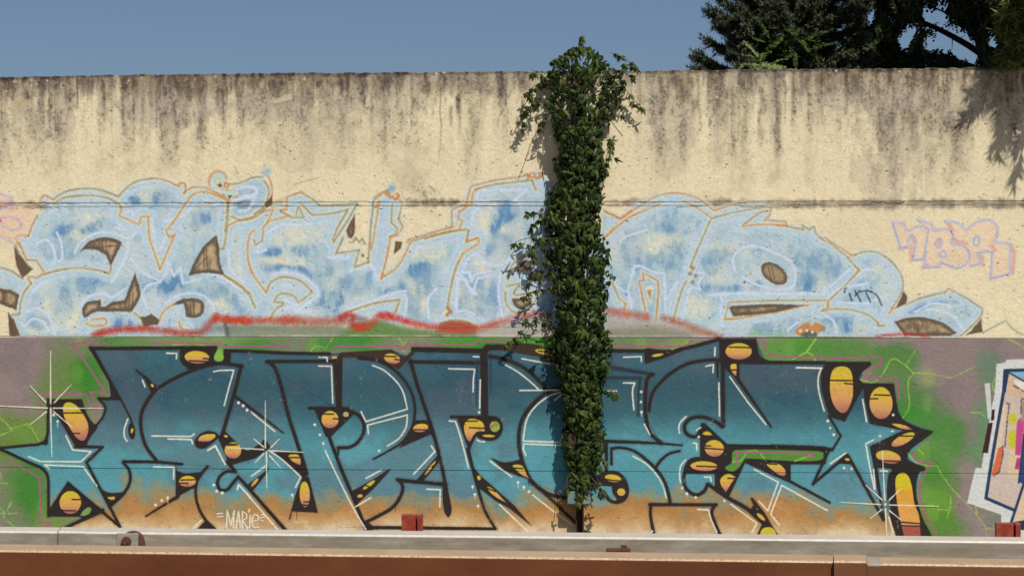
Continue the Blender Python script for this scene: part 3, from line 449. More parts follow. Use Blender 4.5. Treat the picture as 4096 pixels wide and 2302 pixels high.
# ---- lower mural: mauve ground, green mist, dark outlined teal letters
J2 = np.interp(PX, [-900, 0, 1000, 2600, 3300, 4096, 5000], [1349, 1347, 1344, 1348, 1345, 1352, 1356]).astype(np.float32)
low = sstep(-1.5, 1.5, PY - J2 + (N_FINE - 0.5) * 3)
mix((138, 122, 121), low); mix((150, 132, 132), low * sstep(0.5, 0.62, N_BIG) * 0.6); mix((122, 112, 112), low * sstep(0.55, 0.68, N_CL) * 0.5)
GRN, GRN2, GRN3 = (55, 126, 42), (74, 128, 46), (108, 146, 60)
def mist(x, y, rx, ry, col, st):
    w = win(x - rx * 1.5, x + rx * 1.5, y - ry * 1.5, y + ry * 1.5); d = ((PX[w] - x) / rx) ** 2 + ((PY[w] - y) / ry) ** 2 + (N_CL[w] - 0.5) * 1.5 + (N_BIG[w] - 0.5) * 0.6
    mixw(w, col, low[w] * sstep(1.2, 0.0, d) * st * (0.55 + 0.8 * N_CL[w]))
for x, y, rx, ry, c, st in [(330, 1500, 190, 230, (100, 128, 72), .9), (250, 1560, 160, 130, (96, 130, 60), .8), (360, 1520, 90, 120, GRN, .95), (340, 1480, 70, 70, GRN, .7), (470, 1370, 130, 60, GRN, .9), (620, 1375, 260, 40, (106, 138, 84), .9), (60, 1760, 190, 130, (96, 132, 50), .95), (120, 1730, 90, 60, GRN3, .6), (90, 1980, 160, 210, (92, 130, 66), .85), (120, 1990, 80, 150, GRN, .85), (220, 2080, 130, 110, GRN3, .8), (90, 1900, 90, 60, GRN, .5),
    (900, 1375, 300, 45, (108, 150, 82), .95), (1030, 1380, 130, 40, GRN, .6), (1200, 1385, 160, 46, (112, 124, 96), .8), (1400, 1370, 190, 56, (54, 136, 44), .95), (1640, 1375, 170, 46, (118, 138, 92), .85), (1900, 1375, 200, 50, (62, 148, 40), .9), (1960, 1380, 80, 36, GRN, .7), (2160, 1370, 180, 50, (66, 146, 40), .9), (2520, 1375, 260, 44, (104, 134, 82), .95), (2720, 1380, 130, 34, (118, 160, 70), .7), (3120, 1400, 190, 70, (84, 148, 52), .98), (3300, 1400, 190, 76, (74, 138, 50), .95), (3420, 1420, 160, 60, (86, 132, 66), .85),
    (3580, 1450, 110, 90, GRN, .85), (3560, 1550, 130, 160, (100, 128, 78), .8), (3660, 1640, 160, 130, (72, 124, 60), .9), (3640, 1680, 90, 80, (54, 138, 46), .8), (3780, 1740, 110, 90, GRN, .85), (3740, 1760, 170, 160, (80, 132, 66), .8), (3690, 1860, 130, 120, (104, 148, 80), .85), (3720, 1980, 130, 190, (70, 128, 44), .9), (3740, 2030, 90, 110, (116, 170, 52), .6), (3760, 2110, 160, 90, (78, 130, 44), .8), (3960, 1480, 70, 110, (92, 130, 96), .75), (3960, 1680, 90, 130, (86, 142, 92), .7), (3920, 1800, 60, 90, (90, 140, 90), .7), (3990, 2050, 80, 100, (104, 130, 88), .5), (3700, 1500, 50, 60, (150, 160, 110), .3), (3660, 1950, 60, 70, (140, 168, 90), .3)]:
    mist(x, y, rx, ry, c, st)
for c, x, y in [('E', 1120, 330), ('E', 1110, 500), ('E', 1080, 860), ('E', 110, 120), ('B', 820, 110), ('F', 640, 1395), ('E', 1150, 1290), ('C', 1750, 75), ('A', 560, 300)]:
    cc = CROPS[c]; mist(cc[0] + x / cc[2], cc[1] + y / cc[2], 30, 46, (140, 178, 82), .34)
# lettering
K = (40, 33, 32); KB = (58, 44, 34); WHT = (226, 222, 204); PINK = (178, 80, 138); LIME = (150, 192, 76)
TEAL = [(1330, (56, 100, 114)), (1420, (56, 99, 113)), (1540, (51, 86, 99)), (1640, (54, 98, 110)), (1720, (73, 132, 144)), (1800, (82, 147, 158)), (1880, (81, 148, 160)), (1960, (84, 148, 162)), (2150, (92, 148, 156))]
body = ('A 650,110! 1310,106! 1568,106! 1590,160! 1650,125! B 190,128! 400,133! 930,148! 1380,120! 1490,160! 1540,120! C 600,120! 740,85! 980,85! 1130,130! D 240,130! 690,132! 1040,50! 1310,50! 1380,205! 1810,212! E 390,215! 640,290! 620,370! 865,370! 900,570! 940,630! 1150,712! 975,880! 1080,970! 1035,1100! 1050,1250! 1140,1490! '
        'S 3700,2235! 240,2235! A 455,1415! 735,1290! 860,1400! 620,935! 740,825! 622,818! 745,600! 740,490! 705,470! 800,462! 790,345!')
pb = curve(P(body), True); lay(cov_poly(t_of(pb), 1.2, 0.6), grad(TEAL, 70.0), .98)
star = P('A 0,838! 265,815! 345,790! 347,560! 400,575! 545,820! 740,825! 628,935! 862,1402! 495,1085! 350,1325! 350,1010! 300,962!')
ps = curve(star, True); lay(cov_poly(t_of(ps), 1.2, .6), grad(TEAL, 70.0), .98)
bm = np.zeros((TH, TW), np.float32)
for q in (pb, ps):
    b, c = cov_poly(t_of(q), 1.0); bm[b[0]:b[1], b[2]:b[3]] = np.maximum(bm[b[0]:b[1], b[2]:b[3]], c)
mix((44, 78, 98), bm * sstep(0.5, 0.64, N_CL) * 0.45 * sstep(1700, 1600, PY)); mix((96, 160, 178), bm * sstep(0.5, 0.66, N_CL) * 0.35 * sstep(1640, 1760, PY))
mix((92, 92, 104), bm * sstep(0.54, 0.66, N_BIG) * 0.35); mix((104, 150, 170), bm * sstep(2500, 3500, PX) * sstep(1900, 1980, PY) * .3)
# ochre and sand at the foot
edge = PY - (2010 + (N_CL - 0.5) * 190 + (N_BIG - 0.5) * 150 + 20 * np.sin(PX / 130.0) + 22 * sstep(2000, 3300, PX))
mix((160, 142, 98), bm * sstep(-72, -14, edge) * 0.55); mix((150, 134, 98), bm * sstep(-60, -6, edge + (N_MID - .5) * 60) * 0.6)
mix((170, 124, 70), bm * sstep(-22, 34, edge + (N_MID - 0.5) * 50) * 0.92); mix((200, 150, 92), bm * sstep(10, 90, edge + (N_BIG - .5) * 60) * 0.6)
sand = PY - (2078 + (N_CL - 0.5) * 70 + 16 * sstep(1500, 3300, PX))
mix((198, 172, 132), bm * sstep(-40, 34, sand) * 0.85); mix((220, 205, 170), bm * sstep(0, 50, sand + (N_MID - .5) * 60) * 0.7)
mix((178, 146, 112), bm * sstep(0.56, 0.7, N_CL) * sstep(-30, 40, sand) * .5)
def BL(s, w, w1=None, closed=False, col=K):
    stroke(s, w * 1.5, col, 8, .26, w1=None if w1 is None else w1 * 1.5, nz=3, mod=.3 + N_CL); return stroke(s, w, col, 1.15, .97, w1=w1, closed=closed, nz=1.3)
def BP(s, col=K): poly(s, col, 9, .3, nz=3, mod=.3 + N_CL); p = poly(s, col, 1.15, .97, nz=.9); keep('black_shape', p); return p
# left star and first letter
BP('A 338,478! 592,478! 618,560 645,615 680,658! 702,660! 700,690 660,745 635,790 624,820! 545,822! 400,580! 380,545 362,560! 345,640!')
BL('A 0,832! 200,812 270,806 325,780 345,720! 347,480!', 20); BL('A 545,823! 742,824! 625,935! 868,1400! 492,1085! 350,1300!', 21); BL('A 0,838! 200,932 300,978 342,1030 350,1090! 350,1322!', 22)
BP('A 490,1078! 345,1300! 345,1327! 575,1329! 610,1345! 740,1285! 850,1395! 868,1400!'); BL('A 450,1418! 740,1283!', 20, 34)
BP('A 270,802! 325,772 345,700! 347,790! 340,812!')
BL('A 655,112! 1310,108! 1560,106!', 26); BP('A 638,100! 662,98! 690,130! 860,440! 875,470! 875,486! 800,485! 715,488! 700,472! 705,462! 790,462 802,440 785,350!')
BL('A 715,480! 755,520 762,560 735,620 695,668!', 17); BL('A 868,470! 905,540 945,620 965,690', 15, 12); lay(cov_poly(t_of(keep('black_shape', ell('A', 953, 708, 26, 60, -4))), 1.2, .8), K)
BP('A 1310,96! 1568,98! 1572,118 1548,165 1550,200 1600,212 1622,190 1618,150 1640,120! 1672,125! 1668,215! 1530,228 1385,270 1340,242 1305,205 1300,150')
BL('A 1750,242! 1640,224 1540,226 1400,268 1250,335 1130,412 1045,525 1018,620 1025,720 1062,830 1135,925!', 25); BL('A 1745,236! 1690,455 1605,745!', 26); BL('A 985,268! 1080,345!', 13, 18); BP('A 1045,325! 1085,348 1150,388! 1100,442! 1065,370!')
BL('A 1318,948! 1120,932 895,930!', 20, 24); BL('A 890,935! 935,995 938,1080 890,1165 800,1248!', 22, 24); BP('A 695,1085! 735,1130 800,1155 890,1150! 830,1225! 790,1255! 760,1215!')
BP('A 1272,950! 1278,995! 1330,1012 1400,1010 1460,1000 1500,958! 1512,966! 1440,1060 1425,1110 1385,1128! 1270,1192!'); BL('A 1285,1183! 1052,1325!', 26, 11); BL('A 1500,965! 1430,1055 1415,1140 1428,1235 1475,1335 1555,1418!', 21); BP('A 1490,1352! 1422,1420! 1562,1420!')
BP('A 1592,748! 1555,715 1490,710 1430,745 1406,790 1430,832 1485,832 1545,790!')
# second letter
BL('B 245,450! 602,722!', 22, 11); BL('B 180,128! 400,134 640,146 935,150!', 24); BP('B 180,122! 260,122! 222,150! 215,225! 165,215! 168,150!'); BL('B 480,206! 1000,204!', 25); BL('B 500,212! 545,260 590,400 640,600 720,850 772,1015!', 27)
BP('B 742,1042! 788,1042! 852,1298! 665,1288! 652,1348! 642,1345! 690,1170!'); BP('B 455,772! 485,785! 525,850! 738,860! 778,1035! 735,1045! 718,1015! 500,832! 400,905! 215,957! 130,760! 145,735! 180,708! 300,828! 345,850 440,795!')
BL('B 200,930! 255,1005!', 30, 22); BL('B 255,1003! 190,1002 140,1040 125,1090 145,1132 195,1132 240,1080 275,1040! 345,1115 622,1430!', 22, 26); BP('B 345,1095! 470,1000! 490,965! 496,975! 490,1005! 375,1148!')
# third letter
BP('B 962,190! 1030,150! 1026,545! 985,548!'); BL('B 788,543! 1070,547!', 24); BP('B 822,540! 1060,540! 1120,572! 1100,600! 940,756! 908,748!'); BL('B 1060,552! 1140,590 1182,650 1182,720 1140,790 1080,825 1000,830!', 25); BL('B 1000,828! 1000,880!', 18, 9); BL('B 930,740! 1020,980 1100,1170 1205,1425!', 26)
poly('B 1000,152! 1020,140! 1380,118! 1440,160! 1490,168! 1545,125! 1550,150! 1435,265! 1400,240 1300,198 1150,180 1005,178!', KB, 1.2, .97); BP('B 1330,140! 1395,125! 1440,162! 1488,170! 1432,262! 1400,238 1310,200!', KB)
BL('B 1150,180! 1300,205 1420,278 1510,390 1550,500 1552,600 1530,690 1460,790 1350,860 1255,910!', 27, 13); BP('B 1545,632! 1668,628! 1692,722! 1440,832! 1515,720!'); BP('B 1092,1145! 1250,1060! 1370,982! 1376,992! 1270,1110! 1132,1242! 1105,1180!')
BL('B 1425,1060! 1775,1095!', 22, 28); BL('B 1440,1062! 1466,1110 1450,1180 1380,1270 1205,1365!', 25); BL('B 1200,1405! C 690,1415!', 27, 22); BP('B 1180,1350! 1200,1425! 1255,1425! 1240,1385!')
# fourth letter
BL('C 95,118! 600,130!', 36); BL('C 72,208! 565,215!', 26, 28); BL('C 75,200! 122,370 190,570 250,760 300,960 328,1100!', 26); BP('C 308,1080! 336,1080! 360,1200 372,1280 350,1332 320,1290 308,1200'); BP('C 275,878! 292,920! 160,1078! 98,1088!'); BP('C 200,700! 225,640! 290,870! 268,800!')
BP('C 578,150! 632,122! 636,605! 588,605!'); BL('C 656,160! 655,440!', 14, 8, col=(38, 62, 78)); BL('C 556,212! 553,530!', 15, 8, col=(38, 62, 78)); BP('C 575,140! 620,84! 740,82! 700,118! 636,128!')
poly('C 640,125! 720,84! 880,74 980,82 1060,98 1135,130! 1135,210! 1040,180 900,156 740,128', KB, 1.3, .97); BP('C 580,140! 620,84! 720,84! 760,110! 640,130!')
BL('C 650,170! 760,190 880,242 965,305 1062,412!', 27); BL('C 368,606! 640,606!', 20); BP('C 408,598! 640,598 700,605 735,640 743,700 710,760 650,780 580,765 550,742! 500,852! 485,820!')
BL('C 490,840! 530,1000 560,1110 612,1280 690,1415!', 26, 18); BP('C 522,962! 590,1040! 650,1090! 830,1250! 952,1395! 790,1267! 690,1212! 558,1112!'); BL('C 0,1068! 325,1094!', 22, 26)
# fifth letter, passing behind the creeper
BL('C 1240,385! 1150,398 1060,430 965,510 890,610 860,720 865,850 900,970 950,1070 1050,1152 1150,1186 1225,1184 1300,1150 1400,1060!', 28); BP('C 655,900! 740,932 800,930 870,913! 900,960! 955,1065! 850,1032! 745,987!'); BL('C 945,1075! 1080,1190 1395,1492!', 25, 18)
BP('C 1380,1075! 1440,1020 1510,995 1580,1005 1630,1050 1656,1120 1650,1180 1620,1220 1560,1236 1500,1212 1462,1150! 1482,1140! 1520,1195 1555,1214! 1568,1200 1540,1160 1532,1108! 1455,1104! 1390,1120!')
BL('C 1085,200! 1300,260 1500,240', 20); BL('D 190,782! 450,790 640,800 772,812!', 28, 13); BL('D 226,800! 226,1002!', 24); BL('D 262,948! 262,835! 340,830 440,860 560,958 640,1060 680,1180 685,1235!', 20, 23); BL('D 755,853! 680,872 620,920 588,965!', 18, 22)
BL('D 120,128! 500,130! 690,132 1045,46!', 26); BP('D 496,118! 525,110! 700,130! 780,128! 640,182! 505,225!'); BL('D 120,240! 235,245! 400,272 565,300!', 30, 26, col=(42, 56, 68)); BL('D 120,322! 475,325! 462,400 455,600!', 24, 15, col=(42, 56, 68)); BL('D 555,300! 520,335 508,450 510,600 542,720 625,797!', 27)
# sixth letter
BL('D 1045,193! 920,200 800,228 680,300 580,400 545,480 535,560!', 24); BL('D 1028,205! 1031,320!', 20, 12); BL('D 1068,190! 1072,670!', 28); BP('D 1040,40! 1312,40! 1320,110 1345,172 1405,200! 1815,202! 1815,226! 1190,226! 1188,340! 1170,332! 1085,258! 1045,210!'); BL('D 1180,338! 1418,678!', 26, 13)
BL('D 1065,678! 1020,642 940,610 850,612 795,660 800,720 850,750 900,742!', 26)
BP('D 915,648! 935,650! 1100,802! 1400,808 1815,820! 1815,946! 1560,946! 1560,1064! 1240,918! 1110,1192! 1010,1112! 1010,1020! 800,1018! 783,990 808,930 850,900 903,895! 903,765! 872,748!')
BL('D 792,1010! 785,1060 800,1120 850,1163 895,1167 935,1140 960,1092! 1100,1188 1270,1290 1485,1492!', 25, 30); BP('D 1265,1192! 1285,1190! 1365,1290! 1485,1492! 1300,1492! 1352,1382! 1258,1300! 1290,1240!'); BL('D 1245,932! 1560,1075! E 402,1226!', 26, 17)
BL('D 540,1240! 1022,1242!', 24); BL('D 550,1240! 543,1300 555,1380 578,1492!', 23); BL('D 1010,1245! 988,1295 1010,1370 1065,1492!', 24)
# right star
BP('E 380,206! 692,207! 703,225 680,250 640,280 615,330 652,368! 640,402! 512,640! 400,606! 362,480 340,380 345,280'); BP('E 640,363! 866,364! 880,470 900,570 942,630 1040,678 1158,712! 1080,772 1000,832 970,880 978,920 1088,968! 1060,1002 720,966! 690,818! 932,704! 690,656! 655,480!')
BP('E 720,958! 1088,968! 1050,1010 1030,1090 1035,1200 1078,1340 1155,1492! 888,1492! 830,1290 815,1150 825,1030 850,985 735,972!')
BL('E -20,818! 300,828 418,845!', 27, 22); BL('E 396,600! 482,745! 418,848!', 16); BL('E 402,838! 280,1092! 530,880! 792,1350!', 20, 22); BP('E 530,874! 448,942! 580,952!'); BL('E -20,938! 352,938!', 22); BL('E 735,968! 740,1020 795,1345!', 30, 15)
# yellow bubbles, each with its own fade from yellow through orange to rose
def bubble(pts, k=0.0):
    t = t_of(pts); keep('bubble', pts); b = cov_poly(t, 1.1, .8)
    ya, yb = t[:, 1].min(), t[:, 1].max()
    ps_ = [0, .30, .42, .66, .88, 1]; cs = np.array([(200, 184, 56), (212, 178, 60), (214, 168, 80), (210, 156, 94), (182, 120, 98), (166, 102, 94)], np.float32)
    def f(y0, y1, x0, x1):
        v = np.clip((YY[y0:y1, x0:x1] - ya) / (yb - ya), 0, 1) * (1 - k) + (N_MID[y0:y1, x0:x1] - .5) * .12
        return np.stack([np.interp(v, ps_, cs[:, q]) for q in range(3)], -1).astype(np.float32)
    lay(b, f, .98)
def bel(c, x, y, rx, ry, rot=0, k=0.0): bubble(ell(c, x, y, rx, ry, rot), k)
def bpl(s, k=0.0): bubble(curve(P(s), True), k)
bpl('A 458,525 490,500 540,515 590,570 630,640 638,700 620,765 590,780 550,755 500,680 462,600'); bel('A', 508, 1225, 78, 84, 8); bel('A', 1425, 175, 90, 46, 3); bel('A', 805, 1190, 27, 15, 8, .4); bel('A', 1356, 1072, 62, 41, -3); bpl('A 1432,775 1450,745 1500,730 1555,732 1555,755 1510,785 1460,785'); bel('A', 1102, 380, 10, 15, -35, .3); bel('A', 955, 706, 9, 20, 15, .4)
bel('B', 237, 848, 61, 60, 12); bel('B', 186, 746, 15, 9, 10, .8); bpl('B 640,885 670,876 715,885 728,950 700,945 660,920'); bel('B', 757, 1166, 37, 94, -2); bel('B', 940, 625, 62, 63); bel('B', 1390, 185, 60, 36, 14); bel('B', 1596, 686, 56, 31, -8); bel('B', 1222, 1098, 54, 14, -36, .5); bel('B', 1157, 1178, 20, 13, -12, .2); bel('B', 395, 1080, 40, 11, -50, .0); bpl('B 955,168! 992,168! 990,186! 955,186!', .2)
bel('C', 218, 975, 66, 9, -52, .2); bpl('C 465,660 490,625 540,620 600,650 612,712! 560,712 530,740 505,785 480,760 462,700'); bel('C', 640, 744, 46, 10, 2, .7); bel('C', 570, 1046, 13, 18, -20, .7); bpl('C 628,1110! 670,1125 770,1228! 700,1190 650,1150', .2); bpl('C 975,125 1010,114 1080,125 1130,145! 1130,178! 1060,160 1000,145', .1)
bpl('C 813,958 850,950 890,965 915,1020 935,1055! 880,1025 840,990'); bel('C', 1540, 1050, 60, 28, 9, .5); bel('C', 1600, 1150, 30, 28, 10, .3)
bel('D', 1183, 132, 96, 60); bel('D', 596, 160, 43, 11, -10, .6); bpl('D 1125,230 1145,222 1168,230 1166,310! 1145,295 1125,260', .1); bpl('D 920,730 945,710 975,718 995,738! 950,740', .6); bel('D', 1007, 834, 70, 61, 6); bel('D', 932, 962, 98, 36, 2); bpl('D 1050,1060 1075,1030 1115,1018 1160,1040! 1090,1150! 1055,1100'); bpl('D 1385,950 1420,938 1480,950 1520,990 1518,1030 1480,1028 1420,985'); bel('D', 1345, 1330, 40, 14, 42, .2); bpl('D 1330,1492! 1350,1420 1395,1402 1440,1420 1470,1492!', .75); bel('D', 1317, 1272, 5, 6)
bpl('E 405,330 430,260 490,240 545,260 568,330 570,460! 530,560 480,576 430,520 405,430'); bel('E', 773, 506, 84, 117, -2); bpl('E 850,657 930,662 1002,698! 930,695'); bel('E', 933, 770, 94, 34, -28, .1); bel('E', 826, 896, 92, 46, 12); bel('E', 528, 914, 18, 10, 10, .5)
def bigb():
    p = curve(P('E 876,1090 885,1035 930,1008 975,1040 1000,1130 1015,1230 1050,1330 1060,1492! 945,1492! 905,1320 885,1200'), True); keep('bubble', p); t = t_of(p); st = [(1880, (208, 192, 46)), (1940, (206, 190, 40)), (1965, (216, 160, 56)), (2080, (220, 160, 88)), (2100, (210, 150, 98)), (2106, (164, 84, 72)), (2200, (164, 84, 72))]
    lay(cov_poly(t, 1.1, .8), grad(st), .98)
bigb()
for s in ['A 445,578! 612,576!', 'A 520,725! 575,725!', 'A 520,1203! 585,1203!', 'A 430,1282! 545,1285!', 'A 1370,200! 1510,206!', 'A 1470,184! 1515,186!', 'A 1308,1062! 1410,1060!', 'A 1300,1085! 1360,1084!', 'A 1430,792! 1500,790!', 'A 785,1180! 815,1178!', 'B 175,798! 270,806!', 'B 180,810! 260,808!', 'B 650,900! 720,900!', 'B 750,1220! 790,1220!', 'B 730,1242! 785,1246!', 'B 890,585! 965,586!', 'B 965,618! 1000,621!', 'B 1335,168! 1420,170!', 'B 1410,190! 1450,196!', 'B 1550,698! 1640,700!', 'B 1195,1100! 1240,1118!', 'C 230,968! 245,955!', 'C 475,636! 560,636!', 'C 500,684! 612,688!', 'C 820,975! 890,980!', 'C 630,1120! 690,1145!', 'C 1000,130! 1060,136!', 'C 1480,1055! 1540,1066! 1590,1068!',
          'D 1115,102! 1280,105!', 'D 1130,268! 1165,266!', 'D 940,815! 980,815!', 'D 940,832! 1075,842!', 'D 880,962! 1030,967!', 'D 1105,1050! 1155,1050!', 'D 1400,945! 1460,948!', 'E 400,342! 565,344!', 'E 510,364! 565,368!', 'E 725,447! 840,450!', 'E 690,475! 750,474!', 'E 915,744! 1010,744!', 'E 745,920! 905,928!', 'E 920,1366! 1050,1378!', 'E 905,1392! 1055,1396!']:
    stroke(s, 10, K, 1.0, .95)
def drop_of(c, x, y, rx, ry, rot, col): p = ell(c, x, y, rx, ry, rot); keep('drip', p); lay(cov_poly(t_of(p), 1.2, 1), col, .97)
poly('A 1568,128 1585,112 1605,130 1618,170 1610,198 1575,204 1550,190 1552,160', (128, 178, 70), 1.3); poly('A 640,1258 660,1275 640,1310 600,1322 580,1320! 600,1285', (116, 152, 84), 1.2)
poly('D 1150,850 1250,842 1500,846 1770,855 1795,880 1775,918 1600,926 1310,910 1230,907! 1180,978 1140,1000 1095,990 1088,965 1130,940 1135,885', (84, 138, 56), 1.3); drop_of('C', 685, 676, 36, 40, -20, (150, 178, 66)); drop_of('B', 1055, 588, 21, 18, 0, (176, 184, 120)); stroke('B 1050,590! 1062,584!', 10, (200, 120, 110), 1.5, .8); stroke('C 660,685 672,665 695,668', 13, PINK, 1.5, .9)
poly('A 1535,95! 1600,95! 1580,110! 1545,112!', GRN2, 2, .0)
# pale green lightning, pink line, white lights
def LT(s, w=9): stroke(s, w, LIME, 1.8, .85, nz=3, w1=w * .6)
for s in ['A 0,610! 60,670! 85,705! 80,690! 190,660! 230,690! 280,780!', 'A 0,740! 60,715! 85,705!', 'A 210,665! 195,650!', 'A 1250,85! 1390,75! 1480,90!', 'A 1410,30! 1430,55!', 'B 800,130! 830,95! 880,100! 900,120! 975,15!', 'B 1430,25! 1470,85! 1510,40!', 'B 1470,130! 1490,120!', 'D 1745,40! 1670,140! 1580,190!', 'D 1670,140! 1710,150! 1740,195!', 'D 700,120! 820,60!', 'D 1140,930! 1200,925! 1245,860! 1300,845! 1340,870! 1380,925!', 'D 1590,925! 1690,890! 1720,875!', 'E 300,40! 240,135! 130,190!', 'E 240,140! 270,155! 300,200!', 'E 700,360! 740,345! 790,290! 840,195! 880,185! 950,235! 1020,130!', 'E 950,235! 1010,290! 1130,292! 1280,325! 1460,238!', 'E 1010,290! 970,340! 970,420! 980,500! 970,560! 930,615!', 'E 620,335! 700,358!', 'E 970,870! 1020,935! 1110,960! 1180,960! 1215,1030! 1300,1140! 1400,1240! 1470,1320! 1530,1400! 1545,1492!', 'E 1280,1180! 1275,1260! 1250,1340!', 'E 1180,1275! 1280,1278!', 'E 1470,1310! 1455,1250!', 'E 1540,1410! 1600,1420!', 'E 1425,572! 1500,578! 1530,610!', 'E 1590,420! 1580,380! 1600,320!', 'E 1700,45! 1760,75! 1810,105!', 'A 0,1010! 10,1040! 5,1055!', 'A 0,1085! 52,1085! 45,1100!', 'A 50,1278! 85,1215!', 'A 60,1303! 120,1303!', 'A 55,1362! 100,1398!', 'A 0,1305! 30,1300! 25,1340!', 'A 0,1265! 30,1295!', 'E 1040,830! 1080,880!']: LT(s)
def PK(s, w=12): stroke(s, w, PINK, 1.2, .9, nz=1.2)
for s in ['A 785,78! 525,74! 760,425! 650,432! 690,500 700,545 685,560 655,530 630,460 620,443! 298,440! 290,515!', 'A 75,932! 180,985 260,1030 285,1080 288,1368! 370,1372! 320,1412!', 'A 1090,72! 1605,75! 1605,95! B 650,97!', 'B 970,97! 1440,95! 1480,122! 1505,75! C 50,78! 100,85! 500,85 535,80! 555,58! 745,62!', 'C 1400,92! D 250,92! 600,95 760,95 810,85 840,55!', 'D 1375,40! 1370,90 1400,150 1450,168! E -5,168! 420,180! 770,176! 765,238! 700,255 660,295 665,318! 890,340! 905,480!', 'D 1168,950! 1172,860! 1400,865 1680,870! 1725,885 1720,895 1680,895!', 'E 1003,860! 1010,900 1060,935 1140,940! 1090,1010 1058,1100 1060,1200 1110,1340 1175,1445!']: PK(s)
for c, x, y in [('A', 288, 560), ('A', 273, 675), ('A', 1012, 66), ('B', 738, 99), ('C', 768, 64), ('C', 820, 64), ('E', 1112, 785), ('E', 1048, 818), ('C', 1790, 60)]: lay(cov_poly(t_of(ell(c, x, y, 8, 8)), 1.2, 1), PINK, .9)
def WL(s, w=11, a=.95, w1=None): return stroke(s, w, WHT, 1.1, a, nz=1.0, w1=w1)
for s in ['A 1205,145! 1280,148! 1275,185!', 'A 1545,280! 1590,270! 1692,268! 1660,380 1622,525!', 'A 1030,340! 1050,390!', 'A 925,620! 900,690 900,750 920,782!', 'A 475,740! 525,845! 660,856! 585,930! 290,928! 205,892!', 'A 355,980! 320,952! 600,965! 700,1105!', 'A 1098,743! 1380,748! 1405,730!', 'A 1215,765! 1385,770! 1393,800!', 'A 1110,967! 1258,970! 1255,1055!', 'A 1505,845! 1560,815! 1630,950!', 'A 1715,1130! 1725,1095! 1810,1185!', 'A 1395,1415! 1460,1350!',
          'B 370,572! 540,710!', 'B 270,1130! 280,1095! 560,1420!', 'B 860,175! 918,176! 920,205!', 'B 858,238! 950,240! 960,505!', 'B 1248,234! 1330,270 1420,350 1470,430 1500,550! 1200,640! 1165,568!', 'B 1218,730! 1212,665! 1500,592! 1490,680 1440,760 1355,815!', 'B 905,850! 1000,1050 1100,1250 1200,1420!', 'B 55,848! 108,815! 180,948!', 'B 500,850! 600,920 728,1040! 690,1115!', 'B 370,1035! 470,963!', 'B 1200,1050! 1312,990!', 'B 1545,1020! 1700,856! 1672,815!', 'B 1640,1128! 1738,1132! 1735,1255!', 'B 1125,1255! 1235,1190!',
          'C 530,170! 570,172!', 'C 350,258! 540,262! 530,330! 528,425!', 'C 580,338! 575,545!', 'C 355,635! 400,638! 440,760 495,975!', 'C 555,770! 580,785 612,785!', 'C 880,185! 1180,242!', 'C 762,230! 850,280 940,350 1000,405!', 'C 865,415! 1190,412!', 'C 910,885! 890,840! 895,800! 1160,812! 1190,720', 'C 1175,425! 1080,455 980,530 915,630 890,780! 1165,790! 1190,660!', 'C 1118,485! 1180,435!', 'C 650,925! 808,1040!', 'C 720,1240! 930,1440!', 'C 960,1170! 1100,1280 1255,1395!',
          'D 350,175! 478,170! 478,205!', 'D 350,360! 432,362! 415,420 425,555!', 'D 235,415! 300,418!', 'D 500,658! 540,735!', 'D 418,890! 520,950 600,1040 640,1120 658,1190!', 'D 170,880! 190,870! 195,930!', 'D 1012,105! 1010,165!', 'D 945,240! 1000,228! 997,285!', 'D 1040,360! 1045,600!', 'D 805,602! 765,640 750,680 755,722!', 'D 878,702! 908,682!', 'D 855,795! 880,800! 880,845!', 'D 800,915! 765,960 755,1020 762,1080!', 'D 935,1040! 980,1042! 985,1070!', 'D 1118,315! 1250,500! 1380,660!', 'D 1295,985! 1470,1078! 1395,1285! 1330,1215!', 'D 1480,1390! 1415,1310! 1495,1100! 1810,1275! E 385,1280!', 'D 1128,1238! 1315,1375! 1280,1440!', 'D 885,1275! 965,1278! 985,1350 1025,1440!', 'D 545,1445! 560,1430!', 'D 1600,250! 1780,255! E 345,255!', 'E 160,250! 340,253! 318,330 325,430 362,565!', 'E 640,480! 668,640!', 'E 720,772! 662,800! 685,930 725,1130!', 'E 405,945! 520,865!', 'E 850,710! 862,708!', 'E 720,985! 730,1130!', 'E 770,995! 818,998!', 'E 830,1330! 860,1440!']: WL(s)
# sparkles and dotted lights
def sparkle(lines): 
    for s in lines: keep('sparkle', ('line', WL(s, 12, .95, 6)))
sparkle(['A 365,515! 365,130!', 'A 365,540! 375,895!', 'A 340,543! -60,525!', 'A 385,543! 750,545!', 'A 390,505! 515,375!', 'A 330,500! 215,380!', 'A 335,570! 215,665!', 'A 390,570! 520,680!'])
sparkle(['B 472,830! 472,490!', 'B 480,860! 482,1125!', 'B 460,842! 200,828!', 'B 498,850! 745,862!', 'B 510,830! 575,765!', 'B 458,822! 388,765!', 'B 460,872! 395,940!', 'B 505,888! 580,972!'])
poly('E 775,1215! 835,1215! 845,1300! 790,1290!', (96, 118, 118), 2.5, .9); sparkle(['E 800,1210! 782,850!', 'E 805,1270! 815,1492!', 'E 770,1240! 480,1224!', 'E 835,1243! 1190,1252!', 'E 830,1210! 922,1120!', 'E 780,1205! 662,1100!', 'E 780,1275! 690,1345!', 'E 835,1285! 918,1350!'])
